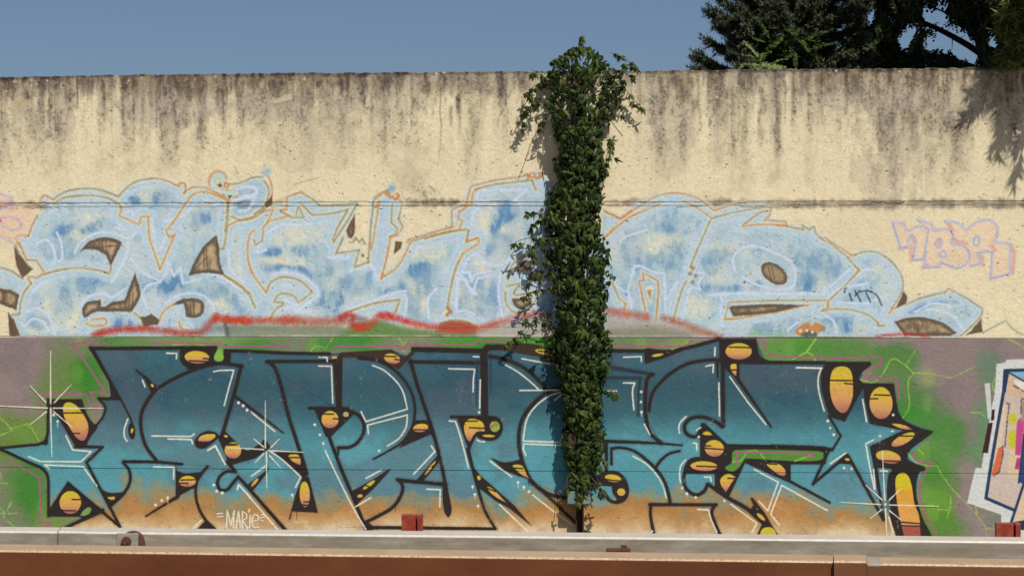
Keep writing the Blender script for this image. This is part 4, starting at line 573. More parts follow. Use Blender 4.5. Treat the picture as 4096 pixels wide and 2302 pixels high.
for c, pts in [('A', [(388, 592), (415, 638), (1125, 1242), (1170, 1210), (1212, 1190), (1547, 1098), (1567, 1143), (1608, 1155), (1725, 505), (1760, 525), (1788, 557)]), ('B', [(278, 505), (310, 525), (340, 558), (830, 662), (866, 735), (892, 798), (98, 1098), (120, 1143), (160, 1155), (667, 1170), (1295, 852)]), ('C', [(525, 1110), (540, 1165), (565, 1250), (853, 1080), (895, 1112), (932, 1146), (1160, 1145), (572, 573), (1355, 1068)]), ('D', [(478, 425), (476, 498), (480, 570), (775, 1120), (808, 1160), (872, 1188), (1080, 1212), (895, 750), (85, 1070)]), ('E', [(388, 636), (405, 686), (432, 735), (505, 975), (560, 980), (765, 745), (805, 1238), (862, 592)])]:
    for x, y in pts: lay(cov_poly(t_of(ell(c, x, y, 10, 10)), 1.2, 2), WHT, .95)
for s in ['C 525,1110! 524,1128!', 'C 853,1080! 855,1118!', 'C 895,1112! 897,1134!', 'D 808,1160! 811,1182!', 'A 415,638! 416,680!', 'A 1212,1190! 1215,1235!', 'B 667,1170! 670,1195!', 'D 480,570! 481,600!', 'C 540,1165! 541,1195!', 'C 565,1250! 566,1270!']: WL(s, 6, .8)
# signature
MAR = ['B 120,1308! 160,1304!', 'B 125,1330! 162,1326!', 'B 190,1415! 196,1285! 222,1395! 246,1285! 240,1415!', 'B 258,1415! 278,1290! 292,1415!', 'B 262,1365! 290,1362!', 'B 305,1415! 306,1292! 335,1310 334,1340 308,1355! 342,1412!', 'B 362,1320! 358,1412!', 'B 357,1276! 350,1296!', 'B 375,1365! 420,1350 415,1320 390,1315 376,1350 385,1405 425,1402!', 'B 440,1318! 465,1310!', 'B 436,1338! 462,1330!', 'B 440,1350! 452,1360!', 'B 345,1405! 340,1420!']
for s in MAR: keep('signature', ('line', WL(s, 12, .9)))
# white cornered piece cut by the right edge of the view
NAVY = (34, 54, 88); WPT = (206, 210, 208)
q = curve(P('K 390,105! 455,90! 470,68! 900,60! 900,1492! 425,1492! 425,1250! 165,1160! 230,890! 275,895! 330,560! 375,330!'), True); keep('angular_piece', q); lay(cov_poly(t_of(q), 1.5, 2), WPT, .97)
poly('K 455,150! 900,120! 900,1492! 500,1310! 520,1210! 310,1120!', (198, 182, 170), 1.2); poly('K 490,160! 900,140! 900,320! 640,260!', (126, 176, 196), 1.2); poly('K 480,180! 640,270! 620,380! 470,330!', (206, 172, 142), 6, .8)
poly('K 470,400! 400,900! 350,940! 440,400!', (214, 194, 160), 3, .9); poly('K 490,760! 570,740! 560,960! 480,950!', (214, 190, 152), 4, .8); poly('K 575,380! 900,360! 900,640! 590,620!', (160, 128, 124), 2, .9); poly('K 520,240! 535,220! 900,340! 900,400! 600,310!', (222, 216, 210), 1.2); poly('K 600,600! 900,600! 900,900! 585,1010! 560,1000!', (44, 66, 120), 1.5); poly('K 520,1220! 590,1020! 900,900! 900,1300! 500,1310!', (212, 190, 160), 1.2); poly('K 500,1310! 900,1230! 900,1380! 580,1365!', (40, 50, 74), 1.2)
for s, w in [('K 900,140! 455,152! 445,310! 350,860! 310,1122! 520,1212!', 24), ('K 480,165! 660,265! 900,330!', 12), ('K 600,1010! 500,1315!', 20), ('K 560,1005! 600,640!', 14)]: stroke(s, w / 1.0, NAVY, 1.2, .97)
poly('K 455,150! 490,150! 460,320! 435,315!', NAVY, 1.2)
lay(cov_poly(t_of(ell('K', 515, 518, 32, 46)), 1.2), (196, 188, 54), .97); lay(cov_poly(t_of(ell('K', 515, 675, 38, 76)), 1.2), (196, 188, 54), .97); poly('K 555,520! 600,540! 590,650! 580,790! 560,800! 532,790! 540,640! 545,560!', (184, 72, 132), 1.2); poly('K 545,820! 575,815! 560,905! 528,900!', (176, 60, 116), 1.2); poly('K 405,740! 438,728! 440,800! 410,930! 360,955! 355,930!', (206, 106, 72), 1.2)
for s in ['K 440,728! 440,800! 412,925! 370,950!', 'K 470,402! 488,405! 470,560! 455,730!', 'K 520,265! 600,310! 900,420!', 'K 575,520! 580,365! 620,370!']: stroke(s, 8, (60, 52, 52), 1.2, .7, nz=4)
poly('K 300,250! 342,245! 355,510! 325,525!', WPT, 1.2, .9); poly('K 355,450! 378,446! 372,530! 348,532!', (58, 34, 36), 1.2); poly('K 328,552! 362,548! 325,780! 282,778!', (58, 34, 36), 1.2)
# runs of wet paint
for i in range(70):
    x = rg0.uniform(380, 3700); y = rg0.uniform(1480, 2060); t = t_of([(x, y)])[0]; yi, xi = int(t[1]), int(t[0])
    if IMG[yi, xi].sum() < 150 or IMG[yi, xi].sum() > 600:
        c = tuple(IMG[yi, xi]); L = rg0.uniform(14, 46); lay(cov_stroke(np.array([t, t + (rg0.uniform(-.6, .6), L * .5)], np.float32), .9, .5, 1.0), c, .8)
# worn patches where the older coat shows
mix((150, 152, 142), bm * sstep(.67, .76, N_FINE * .45 + N_BRS * .55) * .5)
# scuffed foot of the upper course
mix((206, 200, 190), sstep(3.2, 1.0, np.abs(PY - J2 + 5 + (N_STR - .5) * 8)) * sstep(.45, .62, N_STR2 * .5 + N_MID * .5) * .6)
# pits of the concrete, their shaded hollows painted as dark marks, and hairline flaws
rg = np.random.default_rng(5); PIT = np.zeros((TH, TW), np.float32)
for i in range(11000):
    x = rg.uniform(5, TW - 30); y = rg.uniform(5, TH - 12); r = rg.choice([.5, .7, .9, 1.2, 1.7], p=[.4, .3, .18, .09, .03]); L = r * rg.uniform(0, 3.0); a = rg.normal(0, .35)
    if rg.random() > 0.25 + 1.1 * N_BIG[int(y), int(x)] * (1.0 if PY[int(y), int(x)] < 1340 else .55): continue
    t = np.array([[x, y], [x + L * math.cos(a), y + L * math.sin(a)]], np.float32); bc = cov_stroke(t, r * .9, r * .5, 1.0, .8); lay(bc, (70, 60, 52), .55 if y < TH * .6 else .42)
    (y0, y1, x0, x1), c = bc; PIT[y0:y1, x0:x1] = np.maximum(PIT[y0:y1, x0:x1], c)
for i in range(900):
    x = rg.uniform(5, TW - 30); y = rg.uniform(TH * .42, TH - 12); r = rg.uniform(.6, 1.1)
    lay(cov_poly(np.array([[x - r, y], [x, y - r], [x + r, y], [x, y + r]], np.float32), 1.0), (190, 192, 186), .5)
N_GR = vnoise(TH, TW, 2.2, 2.2, 2, .8, 51); IMG *= (1 + (N_ROUGH - 0.5) * 0.08 + (N_GR - .5) * (.08 + .13 * sstep(900, 300, PY)))[..., None]; IMG[:] = np.clip(IMG, 8, 250)
def image(name, rgb, data=False):
    im = bpy.data.images.new(name, TW, TH, alpha=False, is_data=data)
    px = np.ones((TH, TW, 4), np.float32); px[..., :3] = rgb[::-1]; im.pixels.foreach_set(px.ravel()); im.update(); im.pack(); return im
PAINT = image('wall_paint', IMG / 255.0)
RELIEF = image('wall_relief', np.clip(0.6 + (N_FINE - .5) * .35 + (N_MID - .5) * .5 - PIT * .5, 0, 1)[..., None].repeat(3, -1), True)
# ------------------------------------------------------------------ materials
def wall_mat():
    M = Mat('painted_concrete'); uv = M.add('ShaderNodeUVMap', uv_map='wall')
    im = M.add('ShaderNodeTexImage', image=PAINT, interpolation='Cubic', extension='EXTEND'); M.l.new(uv.outputs[0], im.inputs[0])
    mul = M.add('ShaderNodeMix', data_type='RGBA', blend_type='MULTIPLY'); mul.inputs['Factor'].default_value = 1.0
    M.l.new(im.outputs[0], mul.inputs['A']); mul.inputs['B'].default_value = (0.86, 0.86, 0.88, 1)
    M.l.new(mul.outputs['Result'], M.b.inputs['Base Color'])
    rl = M.add('ShaderNodeTexImage', image=RELIEF, extension='EXTEND'); M.l.new(uv.outputs[0], rl.inputs[0])
    tc = M.add('ShaderNodeTexCoord'); nz = M.add('ShaderNodeTexNoise', Scale=60.0, Detail=8.0, Roughness=0.65); M.l.new(tc.outputs['Object'], nz.inputs['Vector'])
    b1 = M.add('ShaderNodeBump', Strength=0.5, Distance=0.012); M.l.new(rl.outputs[0], b1.inputs['Height'])
    b2 = M.add('ShaderNodeBump', Strength=0.22, Distance=0.006); M.l.new(nz.outputs['Fac'], b2.inputs['Height']); M.l.new(b1.outputs[0], b2.inputs['Normal'])
    M.l.new(b2.outputs[0], M.b.inputs['Normal']); M.b.inputs['Roughness'].default_value = 0.82; M.b.inputs['Specular IOR Level'].default_value = 0.22
    return M.m
M_WALL = wall_mat()
M_GAP = noisy('joint_mortar', [(0.3, (0.03, 0.026, 0.022)), (0.7, (0.10, 0.085, 0.07))], 20)
def uv_wall(me):
    uv = me.uv_layers.new(name='wall'); co = np.empty(len(me.vertices) * 3, np.float32); me.vertices.foreach_get('co', co); co = co.reshape(-1, 3)
    li = np.empty(len(me.loops), np.int32); me.loops.foreach_get('vertex_index', li); v = co[li]
    out = np.stack([(v[:, 0] - TX0) * TS / TW, v[:, 2] * TS / TH + v[:, 1] * 0.0], 1).astype(np.float32); uv.data.foreach_set('uv', out.ravel())

# ------------------------------------------------------------------ ground
bm = bmesh.new(); bmesh.ops.create_grid(bm, x_segments=2, y_segments=2, size=1500)
g = link('ground', bm_mesh('ground', bm), noisy('dry_gravel', [(0.3, (0.16, 0.14, 0.12)), (0.7, (0.30, 0.27, 0.23))], 3.0, 0.95, 8, bump=.6, bscale=40)); tag(g, kind='structure')

# ------------------------------------------------------------------ the wall: poured courses with open joints
wall = empty('concrete_wall', (0, 0.2, 0)); tag(wall, 'tall weathered cream concrete wall covered with graffiti and black rain streaks', 'wall', kind='thing')
def jz(px, py): return at_y(px, py).z
Z3 = (jz(0, 1869) + jz(4096, 1893)) / 2; Z2 = (jz(0, 1347) + jz(2048, 1346)) / 2; Z1a = (jz(0, 828) + jz(2048, 822) + jz(4096, 818)) / 3; Z1b = (jz(0, 813) + jz(2048, 803) + jz(4096, 806)) / 3
XL, XR = -8.0, 8.0
TOPP = [(at_y(x, y).x, at_y(x, y).z) for x, y in zip(TOPX, TOPY)]
def topz(x): return float(np.interp(x, [p[0] for p in TOPP], [p[1] for p in TOPP]))
def course(z0, z1, yf, top=False, gap=0.004, wob=0.0):
    n = 640 if top else 320; vs = []; fs = []; c = 0.0035; rg = np.random.default_rng(int(z0 * 1000) + 3)
    j = np.convolve(rg.normal(0, 1, n + 9), np.ones(3) / 3, 'same'); k = np.convolve(rg.normal(0, 1, n + 60), np.ones(24) / 24, 'same')
    for i in range(n + 1):
        x = XL + (XR - XL) * i / n; zt = (topz(x) + 0.006 * j[i] + 0.007 * k[i]) if top else z1 - gap + wob * j[i] * .3; zb = z0 + gap + wob * j[(i + 4)] * .3
        vs += [(x, yf + c, zb), (x, yf, zb + c), (x, yf, zt - (.007 if top else c)), (x, yf + (0.006 if top else c), zt), (x, 0.34, zt + (0.004 if top else 0)), (x, 0.34, zb)]
    for i in range(n):
        a, b = i * 6, i * 6 + 6
        for q in range(6): fs.append((a + q, b + q, b + (q + 1) % 6, a + (q + 1) % 6))
    fs.append(tuple(range(5, -1, -1))); fs.append(tuple(n * 6 + q for q in range(6)))
    me = mesh('wall_course', vs, fs); uv_wall(me); return link('wall_course', me, M_WALL, wall)
course(0.0, Z3, 0.0, gap=.0013, wob=.001); course(Z3, Z2, 0.0, gap=.0016, wob=.001); course(Z2, Z1a, -0.001, gap=.0013, wob=.004)
course(Z1a, Z1b, 0.002, gap=.0014, wob=.005); course(Z1b, 4.8, 0.0, top=True, gap=.0012, wob=.004)
bm = bmesh.new(); bm_box(bm, (0, 0.17, 2.2), (15.9, 0.28, 4.3)); link('joint_backing', bm_mesh('joint_backing', bm), M_GAP, wall)

# paint films: one thin sheet per painted piece, split at the joints, all with the wall's own material
def sheet(name, pts, y, parent, label=None):
    bm = bmesh.new(); q = []
    for a in pts:
        w = at_y(a[0], a[1]); v = (w.x, w.z)
        if not q or (abs(v[0] - q[-1][0]) + abs(v[1] - q[-1][1])) > 0.004: q.append(v)
    if len(q) > 3 and (abs(q[0][0] - q[-1][0]) + abs(q[0][1] - q[-1][1])) < 0.004: q.pop()
    q = [(min(max(x, XL + .05), XR - .05), min(max(z, 0.01), 4.74)) for x, z in q]
    f = bm.faces.new([bm.verts.new((x, y, z)) for x, z in q]); f.normal_update()
    bmesh.ops.triangulate(bm, faces=[f])
    for zj, h in ((Z3, .0032), (Z2, .004), (Z1a, .003), (Z1b, .003)):
        for z in (zj - h, zj + h): bmesh.ops.bisect_plane(bm, geom=bm.verts[:] + bm.edges[:] + bm.faces[:], plane_co=(0, 0, z), plane_no=(0, 0, 1))
        dead = [f for f in bm.faces if abs(f.calc_center_median().z - zj) < h]
        if dead: bmesh.ops.delete(bm, geom=dead, context='FACES')
    if not bm.faces: bm.free(); return None
    for f in bm.faces:
        f.normal_update()
        if f.normal.y > 0: f.normal_flip()
    me = bpy.data.meshes.new(name); bm.to_mesh(me); bm.free(); uv_wall(me)
    o = link(name, me, M_WALL, parent)
    if label: o['label'] = label
    return o
def ribbon(name, lines, y, parent, w, label=None):
    bm = bmesh.new(); kk = 0
    for pts in lines:
        kk += 1; p = [at_y(a[0], a[1]) for a in pts]
        for i in range(len(p) - 1):
            kk += 1; d = Vector((p[i + 1].x - p[i].x, 0, p[i + 1].z - p[i].z))
            if d.length < 1e-4: continue
            nrm = Vector((-d.z, 0, d.x)).normalized() * w
            bm.faces.new([bm.verts.new(Vector((u.x, y - kk * .00006, u.z))) for u in (p[i] + nrm, p[i] - nrm, p[i + 1] - nrm, p[i + 1] + nrm)])
    for f in bm.faces:
        f.normal_update()
        if f.normal.y > 0: f.normal_flip()
    me = bpy.data.meshes.new(name); bm.to_mesh(me); bm.free(); uv_wall(me); o = link(name, me, M_WALL, parent)
    if label: o['label'] = label
    return o
Y1, Y2, Y3 = -0.0016, -0.0030, -0.0042
mural = sheet('mural', pb, Y1, wall, 'teal graffiti lettering with black outlines, ochre foot and yellow bubbles')
YO = Y1 - .0002; old = sheet('faded_graffiti', up2, Y1, wall, 'faded pale blue letter with white cloudy blotches')
for nm, p, lb in (('faded_graffiti', up1, 'faded pale blue curly letter at the left'), ('faded_graffiti', up1b, None), ('faded_graffiti', up3, None), ('faded_graffiti', up4, 'faded pale blue swollen letter with one brown oval eye')): YO -= .00035; sheet(nm, p, YO, wall, lb)
sheet('angular_graffiti', PIECES['angular_piece'][0], Y1, wall, 'white edged angular graffiti with orange, yellow and magenta marks')
sheet('painted_star', ps, Y2, mural, 'blue star at the left end with a white sparkle')
LET = ['A 655,112! 1310,108! 1750,242! 1605,745! 1592,748! 1406,790! 1592,820! 1680,1010! 1505,960! 1318,948! 1130,925! 895,930! 938,1040 890,1165 800,1248! 690,1085! 625,935! 735,825! 622,818! 700,690! 762,560! 715,480! 860,475!',
       'B 195,128! 935,150! 1028,150! 1026,545! 985,548! 590,300! 720,850! 850,1298! 665,1288! 622,1430! 275,1040! 215,957! 300,828! 150,740! 300,240! 215,215!',
       'B 1030,150! 1380,120! 1490,165! 1550,500! 1530,690 1350,860 1255,910! 1370,985! 1250,1060! 1130,1240! 1205,1425! 930,756! 822,540! 1026,545!', 'C -110,120! 95,118! 600,130! 636,605! 743,700! 550,745! 490,850! 610,1280! 690,1415! -400,1405! -25,1060! 290,920! 200,600! 60,200!',
       'C 640,125! 880,75! 1130,130! 1400,1060! 1225,1184! 950,1070! 1395,1450! 720,1440! 560,1110! 490,850! 743,700! 640,600!', 'D 1045,50! 1310,45! 1400,205! 1810,210! E 390,210! 340,380! 400,606! 480,745! 418,845! D 1100,805! 935,650! 850,750! 770,812! 690,1230! 565,945! 625,797! 510,600! 560,300!']
for i, s in enumerate(LET): sheet('letter', curve(P(s), True), Y2 - .0003 - .00012 * i, mural)
for p in PIECES['bubble']: sheet('bubble', p, Y3, mural)
sparks = [l for k, l in PIECES['sparkle']]
for i in range(3): ribbon('sparkle', sparks[i * 8:i * 8 + 8], Y3 - .0006, mural, 0.0075)
ribbon('signature', [l for k, l in PIECES['signature']], Y3 - .0006, mural, 0.008, 'small white signature in capitals')
for p in PIECES['small_letter']: sheet('lilac_letter', p, Y2, wall)

# ------------------------------------------------------------------ vine post: steel I section with a plate and a box
def rusty(name, a, b, s=9, rough=.75, bump=.3): return noisy(name, [(0.25, a), (0.72, b)], s, rough, 7, bump=bump, bscale=120)
M_PST = rusty('rusty_steel', (0.035, 0.02, 0.016), (0.075, 0.042, 0.03)); YP = -0.11
pb0 = at_y(2319, 2120, YP); post = empty('steel_post', (pb0.x, YP, 0)); tag(post, 'dark rusty steel post hidden in the creeper in front of the wall', 'post')
bm = bmesh.new(); ZT = at_y(2319, 300, YP).z
bm_box(bm, (pb0.x, YP + .055, ZT / 2), (.075, .006, ZT)); bm_box(bm, (pb0.x - .037, YP, ZT / 2), (.007, .11, ZT)); bm_box(bm, (pb0.x + .037, YP, ZT / 2), (.007, .11, ZT))
link('beam', bm_mesh('beam', bm), M_PST, post)
M_PLT = noisy('painted_plate', [(0.35, (0.10, 0.17, 0.17)), (0.62, (0.20, 0.25, 0.23)), (0.75, (0.30, 0.27, 0.2))], 5, .6, 5)
a, b = at_y(2271, 1962, -.17), at_y(2362, 2013, -.17); bm = bmesh.new(); bm_box(bm, ((a.x + b.x) / 2, -.17, (a.z + b.z) / 2), (b.x - a.x, .006, a.z - b.z), bevel=.001); link('plate', bm_mesh('plate', bm), M_PLT, post)
bm = bmesh.new(); bm_box(bm, ((a.x + b.x) / 2, -.167, b.z - .004), (b.x - a.x + .008, .022, .008)); bm_box(bm, (a.x - .003, -.167, (a.z + b.z) / 2), (.006, .02, a.z - b.z)); link('plate_edge', bm_mesh('plate_edge', bm), M_PST, post)
a, b = at_y(2268, 1730, -.2), at_y(2400, 1800, -.2); bm = bmesh.new(); bm_box(bm, ((a.x + b.x) / 2, -.13, (a.z + b.z) / 2), (b.x - a.x, .12, a.z - b.z), bevel=.008); link('bracket_box', bm_mesh('bracket_box', bm), M_PST, post)

# ------------------------------------------------------------------ the two steel rails in the foreground
HZ = 0.72
def rail_frame(pl, pr):
    A, B = at_z(0, pl, HZ), at_z(4096, pr, HZ); d = (B - A).normalized(); n = Vector((-d.y, d.x, 0)); return A, d, n
def rail(name, fr, s0, s1, prof, mat, parent, lift=0.0, extra=None):
    A, d, n = fr; vs = []; fs = []; m = len(prof); k = max(2, int((s1 - s0) / .25))
    for i in range(k + 1):
        s = s0 + (s1 - s0) * i / k
        for (u, z) in prof: p = A + d * s + n * u; vs.append((p.x, p.y, HZ + z + lift))
    for i in range(k):
        for q in range(m): fs.append((i * m + q, i * m + m + q, i * m + m + (q + 1) % m, i * m + (q + 1) % m))
    fs.append(tuple(range(m))); fs.append(tuple(k * m + q for q in range(m - 1, -1, -1)))
    me = mesh(name, vs, fs); bm = bmesh.new(); bm.from_mesh(me); bmesh.ops.recalc_face_normals(bm, faces=bm.faces[:]); bm.to_mesh(me); bm.free()
    if extra is not None:
        me.materials.append(mat)
        for m_ in extra: me.materials.append(m_)
        m_i = []
        for p_ in me.polygons:
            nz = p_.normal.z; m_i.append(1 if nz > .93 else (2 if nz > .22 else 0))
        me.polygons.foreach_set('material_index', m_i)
    return link(name, me, mat, parent)
def profile(w, fall, r, h):
    """top sloping towards the viewer (u = 0 is the front face), rounded shoulder, deep side"""
    p = [(w, -h * .9), (w, fall * .55 + r * .3), (w - .02, fall * .62 + r * .4)]
    n = 6
    p.append((r, r * .45))
    for i in range(n + 1):
        a = math.pi / 2 * i / n + .18; a = min(a, math.pi / 2)
        p.append((r - r * math.sin(a), r * .45 - r + r * math.cos(a)))
    p += [(0.0, -h), (0.03, -h), (0.05, -h * .9)]
    return p
M_R1 = noisy('grey_rail_side', [(0.3, (0.17, 0.145, 0.108)), (0.52, (0.235, 0.205, 0.16)), (0.72, (0.32, 0.29, 0.24))], 3.2, .5, 8, stretch=(1, 1, 5), bump=.08, bscale=150, spec=.5)
M_R2 = noisy('brown_rail_rust', [(0.25, (0.080, 0.022, 0.007)), (0.5, (0.108, 0.034, 0.011)), (0.75, (0.145, 0.052, 0.018))], 1.1, .6, 10, stretch=(1, 1, 2), bump=.12, bscale=160, spec=.25)
X1 = [noisy('grey_rail_top', [(0.3, (0.34, 0.315, 0.28)), (0.7, (0.42, 0.39, 0.355))], 3, .5, 8, spec=.4), noisy('worn_grey_sheen', [(0.3, (0.44, 0.41, 0.36)), (0.7, (0.60, 0.565, 0.51))], 30, .35, 6, spec=.6)]  # worn shoulder edge, its sun sheen painted in as a lighter grey
X2 = [noisy('dusty_rail_top', [(0.3, (0.27, 0.19, 0.125)), (0.7, (0.34, 0.25, 0.17))], 3, .6, 8, spec=.3), noisy('worn_brown_sheen', [(0.35, (0.26, 0.17, 0.095)), (0.5, (0.44, 0.32, 0.20)), (0.7, (0.52, 0.39, 0.26))], 45, .4, 7, spec=.5)]  # shoulder edge again: wear plus the sun's sheen put into the colour
fr1 = rail_frame(2126, 2168); fr2 = rail_frame(2203, 2257)
LEN1 = (at_z(4096, 2168, HZ) - at_z(0, 2126, HZ)).length; LEN2 = (at_z(4096, 2257, HZ) - at_z(0, 2203, HZ)).length
def s_of(fr, px, py): return (at_z(px, py, HZ) - fr[0]).dot(fr[1])
r1 = empty('steel_rail', tuple(fr1[0])); tag(r1, 'farther pale grey steel rail with a bright rounded top edge', 'rail')
pr1 = profile(.13, .033, .026, .22); sj = s_of(fr1, 232, 2128)
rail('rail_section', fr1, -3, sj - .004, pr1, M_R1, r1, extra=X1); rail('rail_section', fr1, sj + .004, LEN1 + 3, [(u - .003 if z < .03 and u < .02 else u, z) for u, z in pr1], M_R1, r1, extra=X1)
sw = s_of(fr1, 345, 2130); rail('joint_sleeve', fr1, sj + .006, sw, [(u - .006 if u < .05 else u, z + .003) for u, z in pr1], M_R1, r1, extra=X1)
r2 = empty('steel_rail', tuple(fr2[0])); tag(r2, 'nearer rust brown steel rail along the bottom with a raised joint', 'rail')
pr2 = profile(.15, .046, .025, .30); sa, sb, sc = s_of(fr2, 3310, 2246), s_of(fr2, 3336, 2246), s_of(fr2, 3467, 2248)
M_R3 = noisy('orange_brown_rail', [(0.3, (0.112, 0.038, 0.012)), (0.7, (0.165, 0.065, 0.024))], 1.2, .5, 8, stretch=(1, 1, 3), bump=.1, bscale=160, spec=.5)  # paler orange brown for the sleeve and the section beyond it
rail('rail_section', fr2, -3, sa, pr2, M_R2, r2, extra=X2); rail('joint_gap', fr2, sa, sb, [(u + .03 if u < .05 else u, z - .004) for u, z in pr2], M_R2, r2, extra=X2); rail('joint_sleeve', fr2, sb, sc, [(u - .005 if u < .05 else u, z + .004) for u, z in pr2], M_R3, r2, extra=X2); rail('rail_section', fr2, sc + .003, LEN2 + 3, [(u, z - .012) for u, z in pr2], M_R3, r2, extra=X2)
M_BARE = noisy('bare_metal', [(0.3, (0.22, 0.19, 0.16)), (0.7, (0.30, 0.27, 0.24))], 8, .45)
rail('bare_patch', fr2, sc + .004, sc + .10, [(u - .0015 if u < .05 else u, z - .0105) for u, z in pr2 if z > -.03] + [(0.05, -.03)], M_BARE, r2)
for fr, L, rr in ((fr1, LEN1, r1), (fr2, LEN2, r2)):       # stub posts that carry each rail
    for i in range(5):
        p = fr[0] + fr[1] * (L * (i + .5) / 5 - .3) + fr[2] * .09; bm = bmesh.new(); bm_box(bm, (p.x, p.y, HZ * .33), (.08, .08, HZ * .66)); link('support', bm_mesh('support', bm), M_PST, rr)
# rusty clamp on the farther rail
M_CL = rusty('clamp_rust', (0.06, 0.022, 0.014), (0.12, 0.05, 0.032), 14); M_GR = rusty('clamp_plate_grey', (0.20, 0.18, 0.16), (0.30, 0.28, 0.25), 14)
def at_rail(fr, px, py, u): # point over the rail's line, u metres in front of its face
    A = fr[0] - fr[2] * u; nn = fr[2]; d = ray(px, py); t = (A - CAM).dot(nn) / d.dot(nn); return CAM + d * t
def oriented(fr): return Matrix((fr[1], fr[2], Vector((0, 0, 1)))).transposed()
O1 = oriented(fr1)
def px_m(p): return (p - CAM).length / FPX
c0 = at_rail(fr1, 524, 2152, .10); q = px_m(c0); cl = empty('rail_clamp', tuple(c0)); tag(cl, 'rusty domed clamp with square grey plate and nut, in front of the grey rail', 'clamp')
bm = bmesh.new(); bm_box(bm, at_rail(fr1, 510, 2158, .13), (86 * q, .05, 54 * q), O1, bevel=.006); link('plate', bm_mesh('plate', bm), M_GR, cl)
bm = bmesh.new(); pc = at_rail(fr1, 530, 2165, .08); n = 22; ring = []
prf = [(46 * q, -34 * q), (42 * q, 4 * q), (36 * q, 22 * q), (22 * q, 36 * q), (0, 42 * q), (-22 * q, 38 * q), (-44 * q, 26 * q), (-56 * q, 22 * q), (-58 * q, -34 * q)]
fr_ = [[bm.verts.new(pc + fr1[1] * a + Vector((0, 0, b)) + fr1[2] * y) for a, b in prf] for y in (-.042, .07)]
bm.faces.new(fr_[0]); bm.faces.new(fr_[1][::-1])
for i in range(len(prf)): bm.faces.new((fr_[0][i], fr_[0][(i + 1) % len(prf)], fr_[1][(i + 1) % len(prf)], fr_[1][i]))
bmesh.ops.bevel(bm, geom=[e for e in bm.edges], offset=.008, segments=2, affect='EDGES'); link('dome', bm_mesh('dome', bm), M_CL, cl)
bm = bmesh.new(); pn = at_rail(fr1, 506, 2164, .155); bm_tube(bm, [pn + fr1[2] * .02, pn - fr1[2] * .02], [21 * q, 19 * q], 18); link('washer', bm_mesh('washer', bm), M_CL, cl)
bm = bmesh.new(); bm_tube(bm, [pn - fr1[2] * .015, pn - fr1[2] * .045], [13 * q, 12 * q], 6); link('nut', bm_mesh('nut', bm), M_CL, cl)
# flat brown clamp peeping over the nearer rail
k0 = at_rail(fr2, 2473, 2200, -.32); q = px_m(k0); kc = empty('rail_clip', tuple(k0)); tag(kc, 'flat brown steel clip with a small square bolt head, peeping over the brown rail', 'clamp')
O2 = oriented(fr2); bm = bmesh.new(); bm_box(bm, at_rail(fr2, 2473, 2216, -.32), (96 * q, .08, 50 * q), O2, bevel=.006); link('plate', bm_mesh('plate', bm), M_CL, kc)
bm = bmesh.new(); bm_box(bm, at_rail(fr2, 2496, 2186, -.32), (24 * q, .03, 16 * q), O2, bevel=.003); link('bolt_head', bm_mesh('bolt_head', bm), M_CL, kc)
bm = bmesh.new(); bm_box(bm, at_rail(fr2, 2473, 2260, -.32), (40 * q, .06, 60 * q), O2); bm_box(bm, (kc.location.x, kc.location.y, HZ * .4), (.05, .05, HZ * .85)); link('stem', bm_mesh('stem', bm), M_CL, kc)
bm = bmesh.new(); bm_box(bm, (c0.x, c0.y + .02, HZ * .45), (.05, .05, HZ * .9)); link('stem', bm_mesh('stem', bm), M_CL, cl)
# red posts behind the farther rail
M_RED = noisy('red_post_paint', [(0.28, (0.15, 0.022, 0.012)), (0.5, (0.24, 0.034, 0.018)), (0.75, (0.34, 0.085, 0.05))], 14, .5, 6, bump=.08)
for i, (xa, xb, yt, lb) in enumerate([(1608, 1690, 2056, 'short red painted steel post behind the grey rail, below the ochre foot of the lettering'), (3982, 4079, 2090, 'short red painted steel post behind the grey rail, in front of the white angular graffiti')]):
    p = at_rail(fr1, (xa + xb) / 2, yt, -.30); q = px_m(p); w = (xb - xa) * q * .98; rp = empty('red_post', (p.x, p.y, 0)); tag(rp, lb, 'post', 'red steel posts behind the rails')
    d = fr1[1]
    bm = bmesh.new(); c = p - d * (w * .14); bm_box(bm, (c.x, c.y, p.z / 2), (w * .70, .12, p.z), O1, bevel=.003); link('flange', bm_mesh('flange', bm), M_RED, rp)
    bm = bmesh.new(); c = p + d * (w * .395); bm_box(bm, (c.x, c.y, p.z / 2), (w * .21, .12, p.z), O1, bevel=.003); link('flange', bm_mesh('flange', bm), M_RED, rp)
    bm = bmesh.new(); c = p + d * (w * .25) + fr1[2] * .02; bm_box(bm, (c.x, c.y, p.z / 2 - .002), (w * .12, .03, p.z - .004), O1); link('web', bm_mesh('web', bm), M_RED, rp)
